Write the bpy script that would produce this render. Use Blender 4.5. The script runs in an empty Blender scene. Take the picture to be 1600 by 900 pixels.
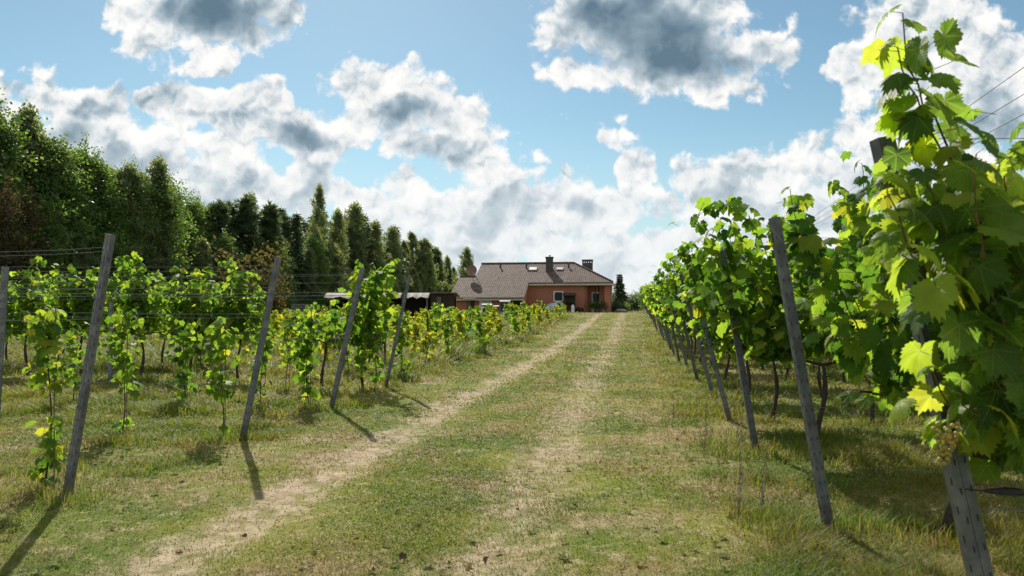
import bpy, math, random
import numpy as np
from mathutils import Vector, Matrix

PI = math.pi
C = bpy.context.scene.collection
SC = bpy.context.scene

# ------------------------------------------------------------------ camera model
F_PX, CX, HY, EYE = 1155.0, 800.0, 480.0, 1.5
YAW = math.radians(9.25)
cs, sn = math.cos(YAW), math.sin(YAW)

def at(px, py, D):
    """a point of the place, measured off the photograph at depth D"""
    L = (px - CX) / F_PX * D
    return np.array([cs*L - sn*D, sn*L + cs*D, EYE + (HY - py) / F_PX * D])

def hit(px, py, Y):
    u = (px - CX) / F_PX
    D = Y / (cs + u*sn)
    return Y*(-sn + u*cs)/(cs + u*sn), EYE + (HY - py)/F_PX*D

def sstep(a, b, x):
    t = np.clip((np.asarray(x, float) - a) / (b - a), 0, 1)
    return t*t*(3 - 2*t)

def _hash(i, j, seed):
    n = (i*374761393 + j*668265263 + seed*1274126177) & 0x7fffffff
    n = ((n ^ (n >> 13)) * 1103515245) & 0x7fffffff
    return ((n ^ (n >> 16)) & 0xffff) / 65535.0

def vnoise(x, y, seed=0):
    x = np.asarray(x, float); y = np.asarray(y, float)
    i = np.floor(x).astype(np.int64); j = np.floor(y).astype(np.int64)
    fx = x - i; fy = y - j
    fx = fx*fx*(3-2*fx); fy = fy*fy*(3-2*fy)
    a = _hash(i, j, seed); b = _hash(i+1, j, seed); c = _hash(i, j+1, seed); d = _hash(i+1, j+1, seed)
    return a*(1-fx)*(1-fy) + b*fx*(1-fy) + c*(1-fx)*fy + d*fx*fy

def fbm(x, y, seed=0, o=3):
    s = 0; a = .5; t = 0
    for k in range(o):
        s = s + a*vnoise(np.asarray(x)*2**k, np.asarray(y)*2**k, seed+k); t += a; a *= .5
    return s/t

def gz(x, y):
    x = np.asarray(x, float); y = np.asarray(y, float)
    z = 1.05*sstep(20, 74, y)
    z = z - .55*sstep(-9, -13, x)*sstep(38, 62, y)
    near = 1 - sstep(50, 70, y)
    z = z + near*(.07*(fbm(x*.45, y*.45, 5) - .5) + .035*(fbm(x*2.2, y*2.2, 9) - .5))
    rut = np.exp(-((x+2.75)/.35)**2) + .7*np.exp(-((x+.85)/.4)**2)
    return z - .035*rut*near

# ------------------------------------------------------------------ mesh building
class G:
    def __init__(s): s.v = []; s.f = []; s.n = 0; s.uv = []
    def add(s, V, F, mi=0, uv=None):
        V = np.asarray(V, float).reshape(-1, 3); F = np.asarray(F, np.int64)
        s.v.append(V); s.f.append((F + s.n, mi)); s.n += len(V)
        s.uv.append(np.zeros((len(V), 2)) if uv is None else uv)
        return s
    def data(s, name, mats, smooth=False):
        me = bpy.data.meshes.new(name)
        V = np.concatenate(s.v); U = np.concatenate(s.uv)
        li = np.concatenate([f.ravel() for f, _ in s.f])
        tot = np.concatenate([np.full(len(f), f.shape[1]) for f, _ in s.f])
        mi = np.concatenate([np.full(len(f), m) for f, m in s.f])
        st = np.concatenate([[0], np.cumsum(tot)[:-1]])
        me.vertices.add(len(V)); me.loops.add(len(li)); me.polygons.add(len(tot))
        me.vertices.foreach_set('co', V.ravel().astype(np.float32))
        me.loops.foreach_set('vertex_index', li.astype(np.int32))
        me.polygons.foreach_set('loop_start', st.astype(np.int32))
        me.polygons.foreach_set('loop_total', tot.astype(np.int32))
        me.polygons.foreach_set('material_index', mi.astype(np.int32))
        me.polygons.foreach_set('use_smooth', np.full(len(tot), bool(smooth)))
        if U.any():
            ul = me.uv_layers.new(name='UVMap')
            ul.data.foreach_set('uv', U[li].ravel().astype(np.float32))
        for m in (mats if isinstance(mats, (list, tuple)) else [mats]): me.materials.append(m)
        me.update(calc_edges=True)
        return me
    def build(s, name, mats, parent=None, smooth=False):
        return obj(name, s.data(name, mats, smooth), parent)
    # primitives
    def box(s, x0, y0, z0, x1, y1, z1, mi=0):
        V = [(x0,y0,z0),(x1,y0,z0),(x1,y1,z0),(x0,y1,z0),(x0,y0,z1),(x1,y0,z1),(x1,y1,z1),(x0,y1,z1)]
        return s.add(V, [(0,3,2,1),(4,5,6,7),(0,1,5,4),(1,2,6,5),(2,3,7,6),(3,0,4,7)], mi)
    def tube(s, pts, rad, n=6, mi=0, cap=True):
        P = np.asarray(pts, float); R = np.broadcast_to(np.asarray(rad, float), (len(P),))
        T = np.gradient(P, axis=0); T /= np.linalg.norm(T, axis=1)[:, None] + 1e-9
        a = np.array([1., 0, 0]) if abs(T[0][0]) < .8 else np.array([0, 1., 0])
        X = a - T*(T@a)[:, None]; X /= np.linalg.norm(X, axis=1)[:, None] + 1e-9
        Y = np.cross(T, X)
        th = np.arange(n)*2*PI/n
        V = P[:, None] + R[:, None, None]*(np.cos(th)[None, :, None]*X[:, None] + np.sin(th)[None, :, None]*Y[:, None])
        i = np.arange(len(P)-1)[:, None]*n; j = np.arange(n)[None]; k = (j+1) % n
        F = np.stack([i+j, i+k, i+n+k, i+n+j], -1).reshape(-1, 4)
        b = s.n; s.add(V, F, mi)
        if cap and n >= 3:
            s.f.append((np.array([[b+q for q in range(n)][::-1]]), mi))
            s.f.append((np.array([[b+(len(P)-1)*n+q for q in range(n)]]), mi))
        return s
    def ball(s, c, r, n=8, m=6, mi=0, squash=(1,1,1)):
        th = np.arange(n)*2*PI/n; ph = np.linspace(0, PI, m+1)[1:-1]
        V = [(0,0,1)] + [(math.sin(p)*math.cos(t), math.sin(p)*math.sin(t), math.cos(p)) for p in ph for t in th] + [(0,0,-1)]
        V = np.array(V)*np.array(squash)*r + np.array(c)
        Fq = []; Ft = []
        for i in range(m-2):
            for j in range(n):
                a = 1+i*n+j; b = 1+i*n+(j+1) % n
                Fq.append((a, a+n, b+n, b))
        for j in range(n):
            Ft.append((0, 1+j, 1+(j+1) % n)); q = 1+(m-2)*n
            Ft.append((len(V)-1, q+(j+1) % n, q+j))
        b = s.n; s.add(V, np.array(Fq), mi); s.f.append((np.array(Ft)+b, mi))
        return s
    def slab(s, top, thick, mi=0, axis=(0, 0, -1)):
        """polygon given a thickness along axis"""
        T = np.asarray(top, float); B = T + np.array(axis)*thick; n = len(T); b = s.n
        s.add(np.concatenate([T, B]), [[i, (i+n), ((i+1) % n)+n, (i+1) % n] for i in range(n)], mi)
        s.f.append((np.array([[b+i for i in range(n)]]), mi))
        s.f.append((np.array([[b+n+i for i in range(n)][::-1]]), mi))
        return s
    def inst(s, tv, tf, P, X, Y, Z, mi=0, uv=None):
        """copies of a template (tv,tf) at P with the scaled axes X,Y,Z"""
        N = len(P)
        if N == 0: return s
        V = P[:, None] + tv[None, :, 0:1]*X[:, None] + tv[None, :, 1:2]*Y[:, None] + tv[None, :, 2:3]*Z[:, None]
        F = (tf[None] + (np.arange(N)*len(tv))[:, None, None]).reshape(-1, tf.shape[1])
        return s.add(V.reshape(-1, 3), F, mi, None if uv is None else np.tile(uv, (N, 1)))

def obj(name, me, parent=None):
    o = bpy.data.objects.new(name, me); C.objects.link(o)
    if parent is not None: o.parent = parent
    return o
def tag(o, label=None, cat=None, group=None, kind=None):
    if label: o['label'] = label
    if cat: o['category'] = cat
    if group: o['group'] = group
    if kind: o['kind'] = kind
    return o
def empty(name, loc, rz=0):
    o = bpy.data.objects.new(name, None); C.objects.link(o)
    o.location = loc; o.rotation_euler = (0, 0, rz); o.empty_display_size = .2
    return o
def copy_tree(o):
    c = o.copy(); C.objects.link(c)
    for ch in list(o.children):
        d = ch.copy(); C.objects.link(d); d.parent = c
        for g in list(ch.children):
            e = g.copy(); C.objects.link(e); e.parent = d
    return c
def norm(a): return a/(np.linalg.norm(a, axis=-1, keepdims=True)+1e-9)

# ------------------------------------------------------------------ materials
class NT:
    def __init__(s, tree): s.t = tree; s.n = tree.nodes; s.l = tree.links
    def node(s, typ, **kw):
        n = s.n.new(typ)
        for k, v in kw.items(): setattr(n, k, v)
        return n
    def put(s, sock, v):
        if isinstance(v, bpy.types.NodeSocket): s.l.new(v, sock)
        elif v is not None: sock.default_value = v
    def m(s, op, a, b=None, c=None, clamp=False):
        n = s.node('ShaderNodeMath', operation=op, use_clamp=clamp)
        for k, v in enumerate((a, b, c)): s.put(n.inputs[k], v)
        return n.outputs[0]
    def vm(s, op, a, b=None, c=None):
        n = s.node('ShaderNodeVectorMath', operation=op)
        for k, v in enumerate((a, b, c)): s.put(n.inputs[k], v)
        return n.outputs['Value'] if op in ('DOT_PRODUCT', 'LENGTH') else n.outputs[0]
    def rng(s, v, a, b, lo=0., hi=1., mode='SMOOTHSTEP'):
        n = s.node('ShaderNodeMapRange', interpolation_type=mode)
        for k, x in zip(('Value','From Min','From Max','To Min','To Max'), (v, a, b, lo, hi)): s.put(n.inputs[k], x)
        return n.outputs[0]
    def mix(s, f, a, b, blend='MIX'):
        n = s.node('ShaderNodeMix', data_type='RGBA', blend_type=blend)
        s.put(n.inputs[0], f)
        for k, v in ((6, a), (7, b)):
            s.put(n.inputs[k], v if isinstance(v, bpy.types.NodeSocket) else (*v, 1))
        return n.outputs[2]
    def noise(s, vec, scale, detail=4, rough=.55, dist=0, dim='3D', color=False):
        n = s.node('ShaderNodeTexNoise', noise_dimensions=dim)
        s.put(n.inputs['Vector'], vec)
        n.inputs['Scale'].default_value = scale; n.inputs['Detail'].default_value = detail
        n.inputs['Roughness'].default_value = rough; n.inputs['Distortion'].default_value = dist
        return n.outputs[1 if color else 0]
    def sep(s, v):
        n = s.node('ShaderNodeSeparateXYZ'); s.put(n.inputs[0], v); return n.outputs
    def comb(s, x, y, z=0.):
        n = s.node('ShaderNodeCombineXYZ')
        for k, v in enumerate((x, y, z)): s.put(n.inputs[k], v)
        return n.outputs[0]
    def bump(s, h, strength=.5, dist=.02):
        n = s.node('ShaderNodeBump'); n.inputs['Strength'].default_value = strength; n.inputs['Distance'].default_value = dist
        s.put(n.inputs['Height'], h); return n.outputs[0]

def mat(name):
    m = bpy.data.materials.new(name); m.use_nodes = True
    t = NT(m.node_tree); t.n.clear()
    t.out = t.node('ShaderNodeOutputMaterial')
    return m, t
def principled(t, col, rough=.7, metal=0., normal=None, spec=.4):
    p = t.node('ShaderNodeBsdfPrincipled')
    t.put(p.inputs['Base Color'], col if isinstance(col, bpy.types.NodeSocket) else (*col, 1))
    t.put(p.inputs['Roughness'], rough); t.put(p.inputs['Metallic'], metal)
    p.inputs['Specular IOR Level'].default_value = spec
    if normal is not None: t.put(p.inputs['Normal'], normal)
    return p
def surf(t, sh): t.l.new(sh.outputs[0], t.out.inputs['Surface'])
def objco(t): return t.node('ShaderNodeTexCoord').outputs['Object']
def mottled(name, a, b, scale=3., rough=.7, metal=0., bump=.3, bd=.01, spec=.3, detail=6):
    m, t = mat(name); co = objco(t)
    n = t.noise(co, scale, detail, .6); n2 = t.noise(co, scale*9, 3, .6)
    f = t.m('MULTIPLY_ADD', n2, .35, t.m('MULTIPLY', n, .75))
    surf(t, principled(t, t.mix(t.rng(f, .35, .75), a, b), rough, metal, t.bump(f, bump, bd), spec))
    return m

def leaf_mat(name, dark, mid, light, yellow=(.30,.27,.02), yfrac=.06, trans=.45, tboost=2.2, veins=False, rough=.45, spec=.35, brown=None):
    """leaves: each blade its own tint, light shines through it"""
    m, t = mat(name)
    ri = t.node('ShaderNodeNewGeometry').outputs['Random Per Island']
    ramp = t.node('ShaderNodeValToRGB'); cr = ramp.color_ramp; cr.interpolation = 'LINEAR'
    cr.elements[0].position = 0; cr.elements[0].color = (*dark, 1)
    cr.elements[1].position = .5; cr.elements[1].color = (*mid, 1)
    e = cr.elements.new(1-yfrac-.04); e.color = (*light, 1)
    e = cr.elements.new(1-yfrac+.02); e.color = (*yellow, 1)
    t.put(ramp.inputs[0], ri); col = ramp.outputs[0]
    nrm = None
    n1 = t.noise(objco(t), 22, 3, .6)
    col = t.mix(t.rng(n1, .35, .7, 0, .45), col, t.mix(1., col, (.62,.66,.5), 'MULTIPLY'))
    tcol = t.mix(1., col, (tboost*1.15, tboost, tboost*.55), 'MULTIPLY')
    if veins:
        uv = t.node('ShaderNodeUVMap').outputs[0]
        p = t.vm('MULTIPLY_ADD', uv, (2,2,0), (-1,-1,0)); x, y, _ = t.sep(p)
        r = t.vm('LENGTH', p); th = t.m('ABSOLUTE', t.m('ARCTAN2', x, y))
        mm = t.m('MINIMUM', th, t.m('MINIMUM', t.m('ABSOLUTE', t.m('SUBTRACT', th, .92)), t.m('ABSOLUTE', t.m('SUBTRACT', th, 1.9))))
        d = t.m('MULTIPLY', r, t.m('SINE', mm)); al = t.m('MULTIPLY', r, t.m('COSINE', mm))
        main = t.rng(d, .008, .030, 1, 0)
        ph = t.m('FRACT', t.m('MULTIPLY', t.m('SUBTRACT', al, t.m('MULTIPLY', d, .8)), 8.))
        sec = t.m('MULTIPLY', t.rng(t.m('ABSOLUTE', t.m('SUBTRACT', ph, .5)), .03, .13, 1, 0), .5)
        v = t.m('MAXIMUM', main, sec)
        spot = t.noise(objco(t), 55, 3, .7)
        blotch = t.noise(objco(t), 9, 3, .6)
        tcol = t.mix(t.rng(blotch, .52, .72, 0, .5), tcol, (.55,.52,.06))
        tcol = t.mix(t.rng(spot, .66, .74, 0, .8), tcol, (.16,.09,.03)); col = t.mix(t.rng(spot, .66, .74, 0, .7), col, (.11,.065,.03))
        tcol = t.mix(t.m('MULTIPLY', v, .7), tcol, (.50,.56,.16))
        col = t.mix(t.m('MULTIPLY', v, .35), col, (.20,.25,.08))
        nrm = t.bump(t.m('SUBTRACT', t.m('MULTIPLY', n1, .6), v), .5, .004)
    p = principled(t, col, rough, 0, nrm, spec)
    tr = t.node('ShaderNodeBsdfTranslucent'); t.put(tr.inputs[0], tcol)
    mx = t.node('ShaderNodeMixShader'); mx.inputs[0].default_value = trans
    t.l.new(p.outputs[0], mx.inputs[1]); t.l.new(tr.outputs[0], mx.inputs[2]); surf(t, mx)
    return m

M = {}
M['vine_leaf_near'] = leaf_mat('vine leaf near', (.024,.068,.012), (.070,.145,.016), (.16,.235,.02), (.19,.23,.022), .07, .56, 3.2, veins=True, rough=.5, spec=.22)
M['vine_leaf'] = leaf_mat('vine leaf', (.026,.072,.012), (.064,.132,.016), (.13,.205,.022), (.19,.22,.025), .03, .55, 3.2, rough=.58, spec=.16)
M['vine_leaf_young'] = leaf_mat('young vine leaf', (.045,.105,.014), (.080,.155,.018), (.13,.21,.022), (.21,.24,.028), .06, .52, 2.7, rough=.55, spec=.18)
M['vine_leaf_yellow'] = leaf_mat('yellowing vine leaf', (.10,.16,.016), (.17,.215,.022), (.22,.25,.025), (.29,.27,.035), .16, .52, 2.4, rough=.6, spec=.12)
M['alder_leaf'] = leaf_mat('broad tree leaf', (.040,.088,.022), (.066,.128,.032), (.105,.17,.04), (.12,.16,.04), .06, .46, 2.5, rough=.46, spec=.42)
M['birch_leaf'] = leaf_mat('birch leaf', (.070,.108,.054), (.10,.142,.070), (.14,.18,.088), (.16,.16,.07), .08, .5, 2.8, rough=.46, spec=.42)
M['needle'] = leaf_mat('conifer needle', (.030,.062,.034), (.045,.085,.044), (.070,.115,.055), (.09,.11,.045), .05, .4, 2.4, rough=.46, spec=.42)
M['dead_leaf'] = leaf_mat('dead brown leaf', (.066,.054,.034), (.085,.068,.040), (.10,.08,.045), (.14,.09,.04), .1, .3, 1.8, rough=.7, spec=.1)
M['shrub_leaf'] = leaf_mat('dry shrub leaf', (.060,.064,.028), (.082,.080,.034), (.105,.092,.038), (.11,.095,.04), .1, .35, 1.9, rough=.7, spec=.1)
M['bark'] = mottled('tree bark', (.035,.028,.022), (.085,.070,.055), 6, .9, bump=.8, bd=.03)
M['birch_bark'] = mottled('birch bark', (.06,.055,.05), (.42,.41,.38), 5, .8)
M['vine_wood'] = mottled('vine wood', (.022,.016,.012), (.075,.055,.040), 30, .9, bump=.9, bd=.01)
M['cane'] = mottled('vine cane', (.085,.055,.022), (.16,.085,.035), 20, .6)
M['stake'] = mottled('weathered stake', (.10,.09,.07), (.20,.18,.14), 18, .85)
M['petiole'] = mottled('leaf stalk', (.16,.20,.04), (.26,.14,.05), 12, .5)
def zinc_mat():
    m, t = mat('weathered zinc'); co = objco(t); ob = t.node('ShaderNodeObjectInfo').outputs['Random']
    st = t.noise(t.vm('MULTIPLY', co, (14, 14, 9)), 1, 5, .65); bl = t.noise(co, 9, 6, .65); z = t.sep(co)[2]
    col = t.mix(t.rng(bl, .35, .7), (.10,.108,.11), (.185,.195,.195)); col = t.mix(t.rng(st, .5, .75, 0, .3), col, (.26,.27,.26))
    col = t.mix(t.rng(t.m('ADD', bl, t.m('MULTIPLY', st, .4)), .92, 1.02, 0, .5), col, (.12,.085,.055))
    col = t.mix(t.rng(t.m('ADD', z, t.m('MULTIPLY', bl, .3)), .38, .14, 0, .75), col, (.10,.08,.055))
    col = t.mix(1., col, t.comb(*[t.m('MULTIPLY_ADD', ob, .5, .72)]*3), 'MULTIPLY')
    surf(t, principled(t, col, t.m('MULTIPLY_ADD', bl, .4, .45), .3, t.bump(bl, .2, .002), .3)); return m
M['zinc'] = zinc_mat()
M['zinc_dark'] = mottled('dark slot', (.02,.022,.024), (.035,.036,.038), 20, .7)
M['wire'] = mottled('galvanised wire', (.15,.155,.16), (.25,.255,.26), 30, .6, .3)
M['cable'] = mottled('power cable', (.02,.02,.022), (.04,.04,.042), 5, .6)
M['black_plastic'] = mottled('black plastic', (.012,.012,.013), (.028,.028,.03), 12, .45)

def grape_mat(name, a, b, sss=True):
    m, t = mat(name)
    ri = t.node('ShaderNodeNewGeometry').outputs['Random Per Island']
    col = t.mix(ri, a, b); col = t.mix(t.rng(t.noise(objco(t), 60, 3), .45, .75, 0, .4), col, (.30,.24,.14))
    p = principled(t, col, .42, 0, None, .4)
    tr = t.node('ShaderNodeBsdfTranslucent'); t.put(tr.inputs[0], t.mix(1., col, (1.5,1.4,.8), 'MULTIPLY'))
    mx = t.node('ShaderNodeMixShader'); mx.inputs[0].default_value = .3 if sss else .05
    t.l.new(p.outputs[0], mx.inputs[1]); t.l.new(tr.outputs[0], mx.inputs[2]); surf(t, mx)
    return m
M['white_grape'] = grape_mat('pale grape', (.26,.28,.05), (.42,.29,.06))
M['black_grape'] = grape_mat('blue black grape', (.012,.010,.022), (.030,.020,.035), False)

def ground_material():
    m, t = mat('meadow ground'); co = objco(t); x, y, z = t.sep(co)
    big = t.noise(co, .16, 4, .6); mid = t.noise(co, .9, 5, .6); fine = t.noise(co, 7, 6, .65); grit = t.noise(co, 45, 4, .7)
    f = t.m('ADD', t.m('MULTIPLY', mid, .55), t.m('ADD', t.m('MULTIPLY', big, .3), t.m('MULTIPLY', fine, .25)))
    hue = t.noise(co, .55, 4, .6); hue2 = t.noise(t.vm('ADD', co, (31,17,0)), 1.6, 5, .65)
    green = t.mix(t.rng(hue, .40, .62), (.082,.118,.014), (.150,.165,.018))
    brown = t.mix(t.rng(hue2, .42, .60), (.25,.20,.105), (.215,.145,.075))
    col = t.mix(t.rng(f, .49, .65), green, brown)
    col = t.mix(t.rng(t.m('ADD', t.m('MULTIPLY', fine, .6), t.m('MULTIPLY', grit, .4)), .50, .64, 0, .8), col, (.33,.285,.16))
    col = t.mix(t.rng(grit, .47, .36, 0, .6), col, (.05,.045,.02))
    xw = t.m('ADD', x, t.m('MULTIPLY', t.m('SUBTRACT', mid, .5), .9))
    def rut(c, w, k):
        d = t.m('ABSOLUTE', t.m('SUBTRACT', xw, c))
        return t.m('MULTIPLY', t.rng(d, w*.3, w*1.5, 1, 0), k)
    ruts = t.m('MAXIMUM', rut(-2.75, .31, 1.), rut(-.85, .34, .8))
    patch = t.rng(t.m('ADD', t.m('MULTIPLY', mid, .6), t.m('MULTIPLY', fine, .4)), .50, .64)
    near = t.rng(y, 82, 70, 0, 1)
    dirtm = t.m('MULTIPLY', t.m('MULTIPLY', ruts, t.m('MULTIPLY', t.rng(fine, .32, .56, .4, 1), t.rng(mid, .34, .54, .5, 1))), near)
    dirt = t.mix(t.rng(t.m('ADD', t.m('MULTIPLY', grit, .5), t.m('MULTIPLY', fine, .5)), .38, .62), (.21,.155,.098), (.39,.315,.215))
    col = t.mix(t.m('MULTIPLY', patch, .22), col, dirt)
    col = t.mix(dirtm, col, dirt)
    # bare brown earth where the rows stand
    rowz = t.m('MAXIMUM', t.rng(x, .7, 1.3), t.rng(x, -4.0, -4.6))
    col = t.mix(t.m('MULTIPLY', rowz, t.rng(t.noise(co, 1.7, 4, .6), .56, .68, 0, .8)), col, (.10,.066,.042))
    h = t.m('ADD', t.m('MULTIPLY', grit, .5), fine)
    surf(t, principled(t, col, .95, 0, t.bump(h, .8, .03), .1))
    return m
M['ground'] = ground_material()

def grass_material():
    m, t = mat('grass blades'); co = t.node('ShaderNodeNewGeometry').outputs['Position']
    ri = t.node('ShaderNodeNewGeometry').outputs['Random Per Island']
    mid = t.noise(co, .9, 5, .6); big = t.noise(co, .16, 4, .6); hue = t.noise(co, .55, 4, .6); hue2 = t.noise(t.vm('ADD', co, (31,17,0)), 1.6, 5, .65)
    dry = t.m('ADD', t.m('ADD', t.m('MULTIPLY', mid, .9), t.m('MULTIPLY', big, .5)), t.m('MULTIPLY', ri, .42))
    r2 = t.m('FRACT', t.m('MULTIPLY', ri, 17.3))
    g = t.mix(t.rng(hue, .40, .62), t.mix(r2, (.060,.108,.013), (.110,.168,.020)), t.mix(r2, (.110,.138,.014), (.185,.195,.024)))
    s = t.mix(t.rng(hue2, .42, .60), t.mix(t.m('FRACT', t.m('MULTIPLY', ri, 31.7)), (.19,.165,.055), (.33,.29,.13)), (.20,.13,.055))
    col = t.mix(t.rng(dry, .86, 1.16), g, s)
    p = principled(t, col, .6, 0, None, .25)
    tr = t.node('ShaderNodeBsdfTranslucent'); t.put(tr.inputs[0], t.mix(1., col, (1.7,1.7,1.), 'MULTIPLY'))
    mx = t.node('ShaderNodeMixShader'); mx.inputs[0].default_value = .4
    t.l.new(p.outputs[0], mx.inputs[1]); t.l.new(tr.outputs[0], mx.inputs[2]); surf(t, mx)
    return m
M['grass'] = grass_material()

def roof_material():
    m, t = mat('clay roof tiles'); co = objco(t); x, y, z = t.sep(co)
    rx = t.m('FRACT', t.m('MULTIPLY', x, 1/.19)); ry = t.m('FRACT', t.m('MULTIPLY', y, 1/.34))
    wave = t.m('SINE', t.m('MULTIPLY', rx, 2*PI))
    h = t.m('ADD', t.m('MULTIPLY', wave, .5), t.m('MULTIPLY', ry, -.9))
    cell = t.node('ShaderNodeTexWhiteNoise', noise_dimensions='2D')
    t.put(cell.inputs['Vector'], t.comb(t.m('FLOOR', t.m('MULTIPLY', x, 1/.19)), t.m('FLOOR', t.m('MULTIPLY', y, 1/.34))))
    n = t.noise(co, .7, 5, .6)
    col = t.mix(cell.outputs[0], (.085,.064,.054), (.175,.130,.110))
    col = t.mix(t.rng(n, .4, .7, 0, .6), col, (.15,.12,.10))
    gap = t.m('MAXIMUM', t.rng(ry, .16, .04), t.rng(t.m('ABSOLUTE', t.m('SUBTRACT', rx, .75)), .14, .05, 0, .9))
    col = t.mix(t.m('MULTIPLY', gap, .9), col, (.03,.024,.02))
    surf(t, principled(t, col, .75, 0, t.bump(h, .6, .02), .04))
    return m
M['roof'] = roof_material()
M['render_red'] = mottled('terracotta render', (.37,.148,.088), (.43,.182,.112), .9, .9, bump=.15)
M['cream'] = mottled('cream trim', (.50,.46,.36), (.62,.57,.46), 2, .7)
M['white_paint'] = mottled('white paint', (.66,.66,.64), (.80,.80,.78), 2, .5)
M['chimney_brick'] = mottled('dark chimney brick', (.055,.050,.052), (.10,.09,.09), 8, .85)
M['dark_wood'] = mottled('dark wood', (.030,.020,.015), (.075,.048,.034), 7, .8)
M['grey_wood'] = mottled('grey weathered boards', (.10,.095,.09), (.20,.19,.18), 9, .85)
M['tin'] = mottled('rusty tin', (.11,.085,.07), (.21,.18,.16), 3, .6, .3)
M['tarp'] = mottled('pale tarpaulin', (.56,.53,.46), (.78,.75,.68), 3, .6)
M['tarp_blue'] = mottled('grey blue tarpaulin', (.22,.28,.38), (.40,.46,.55), 3, .5)
M['bin'] = mottled('dark blue plastic', (.020,.024,.042), (.040,.046,.07), 4, .5)
M['bin_lid'] = mottled('grey plastic lid', (.20,.20,.20), (.32,.32,.31), 4, .5)
M['gutter'] = mottled('brown gutter', (.06,.045,.035), (.11,.085,.07), 3, .4)
M['stone'] = mottled('field stone', (.24,.22,.19), (.42,.39,.34), 5, .85)
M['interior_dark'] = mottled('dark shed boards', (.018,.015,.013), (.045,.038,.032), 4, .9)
def tarp_mat():
    m, t = mat('thin pale tarpaulin'); co = objco(t); n = t.noise(co, 3, 5, .6)
    col = t.mix(t.rng(n, .35, .7), (.58,.54,.46), (.80,.77,.70)); p = principled(t, col, .7, 0, t.bump(n, .4, .05), .2)
    tr = t.node('ShaderNodeBsdfTranslucent'); t.put(tr.inputs[0], col); mx = t.node('ShaderNodeMixShader'); mx.inputs[0].default_value = .6
    t.l.new(p.outputs[0], mx.inputs[1]); t.l.new(tr.outputs[0], mx.inputs[2]); surf(t, mx); return m
M['tarp_thin'] = tarp_mat()
def glass_mat():
    m, t = mat('window glass'); co = objco(t)
    surf(t, principled(t, t.mix(t.noise(co, 2, 3), (.012,.016,.016), (.03,.036,.034)),   .25, 0, None, .2)); return m
M['glass'] = glass_mat()

# ------------------------------------------------------------------ sky, sun, camera
S_DIR = Vector((-.49, 1.12, 1.0)).normalized()
SUN_EL = math.asin(S_DIR.z); SUN_AZ = math.atan2(S_DIR.x, S_DIR.y)
STR = .10
SKY_TINT = (.64,.74,.66)

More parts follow.
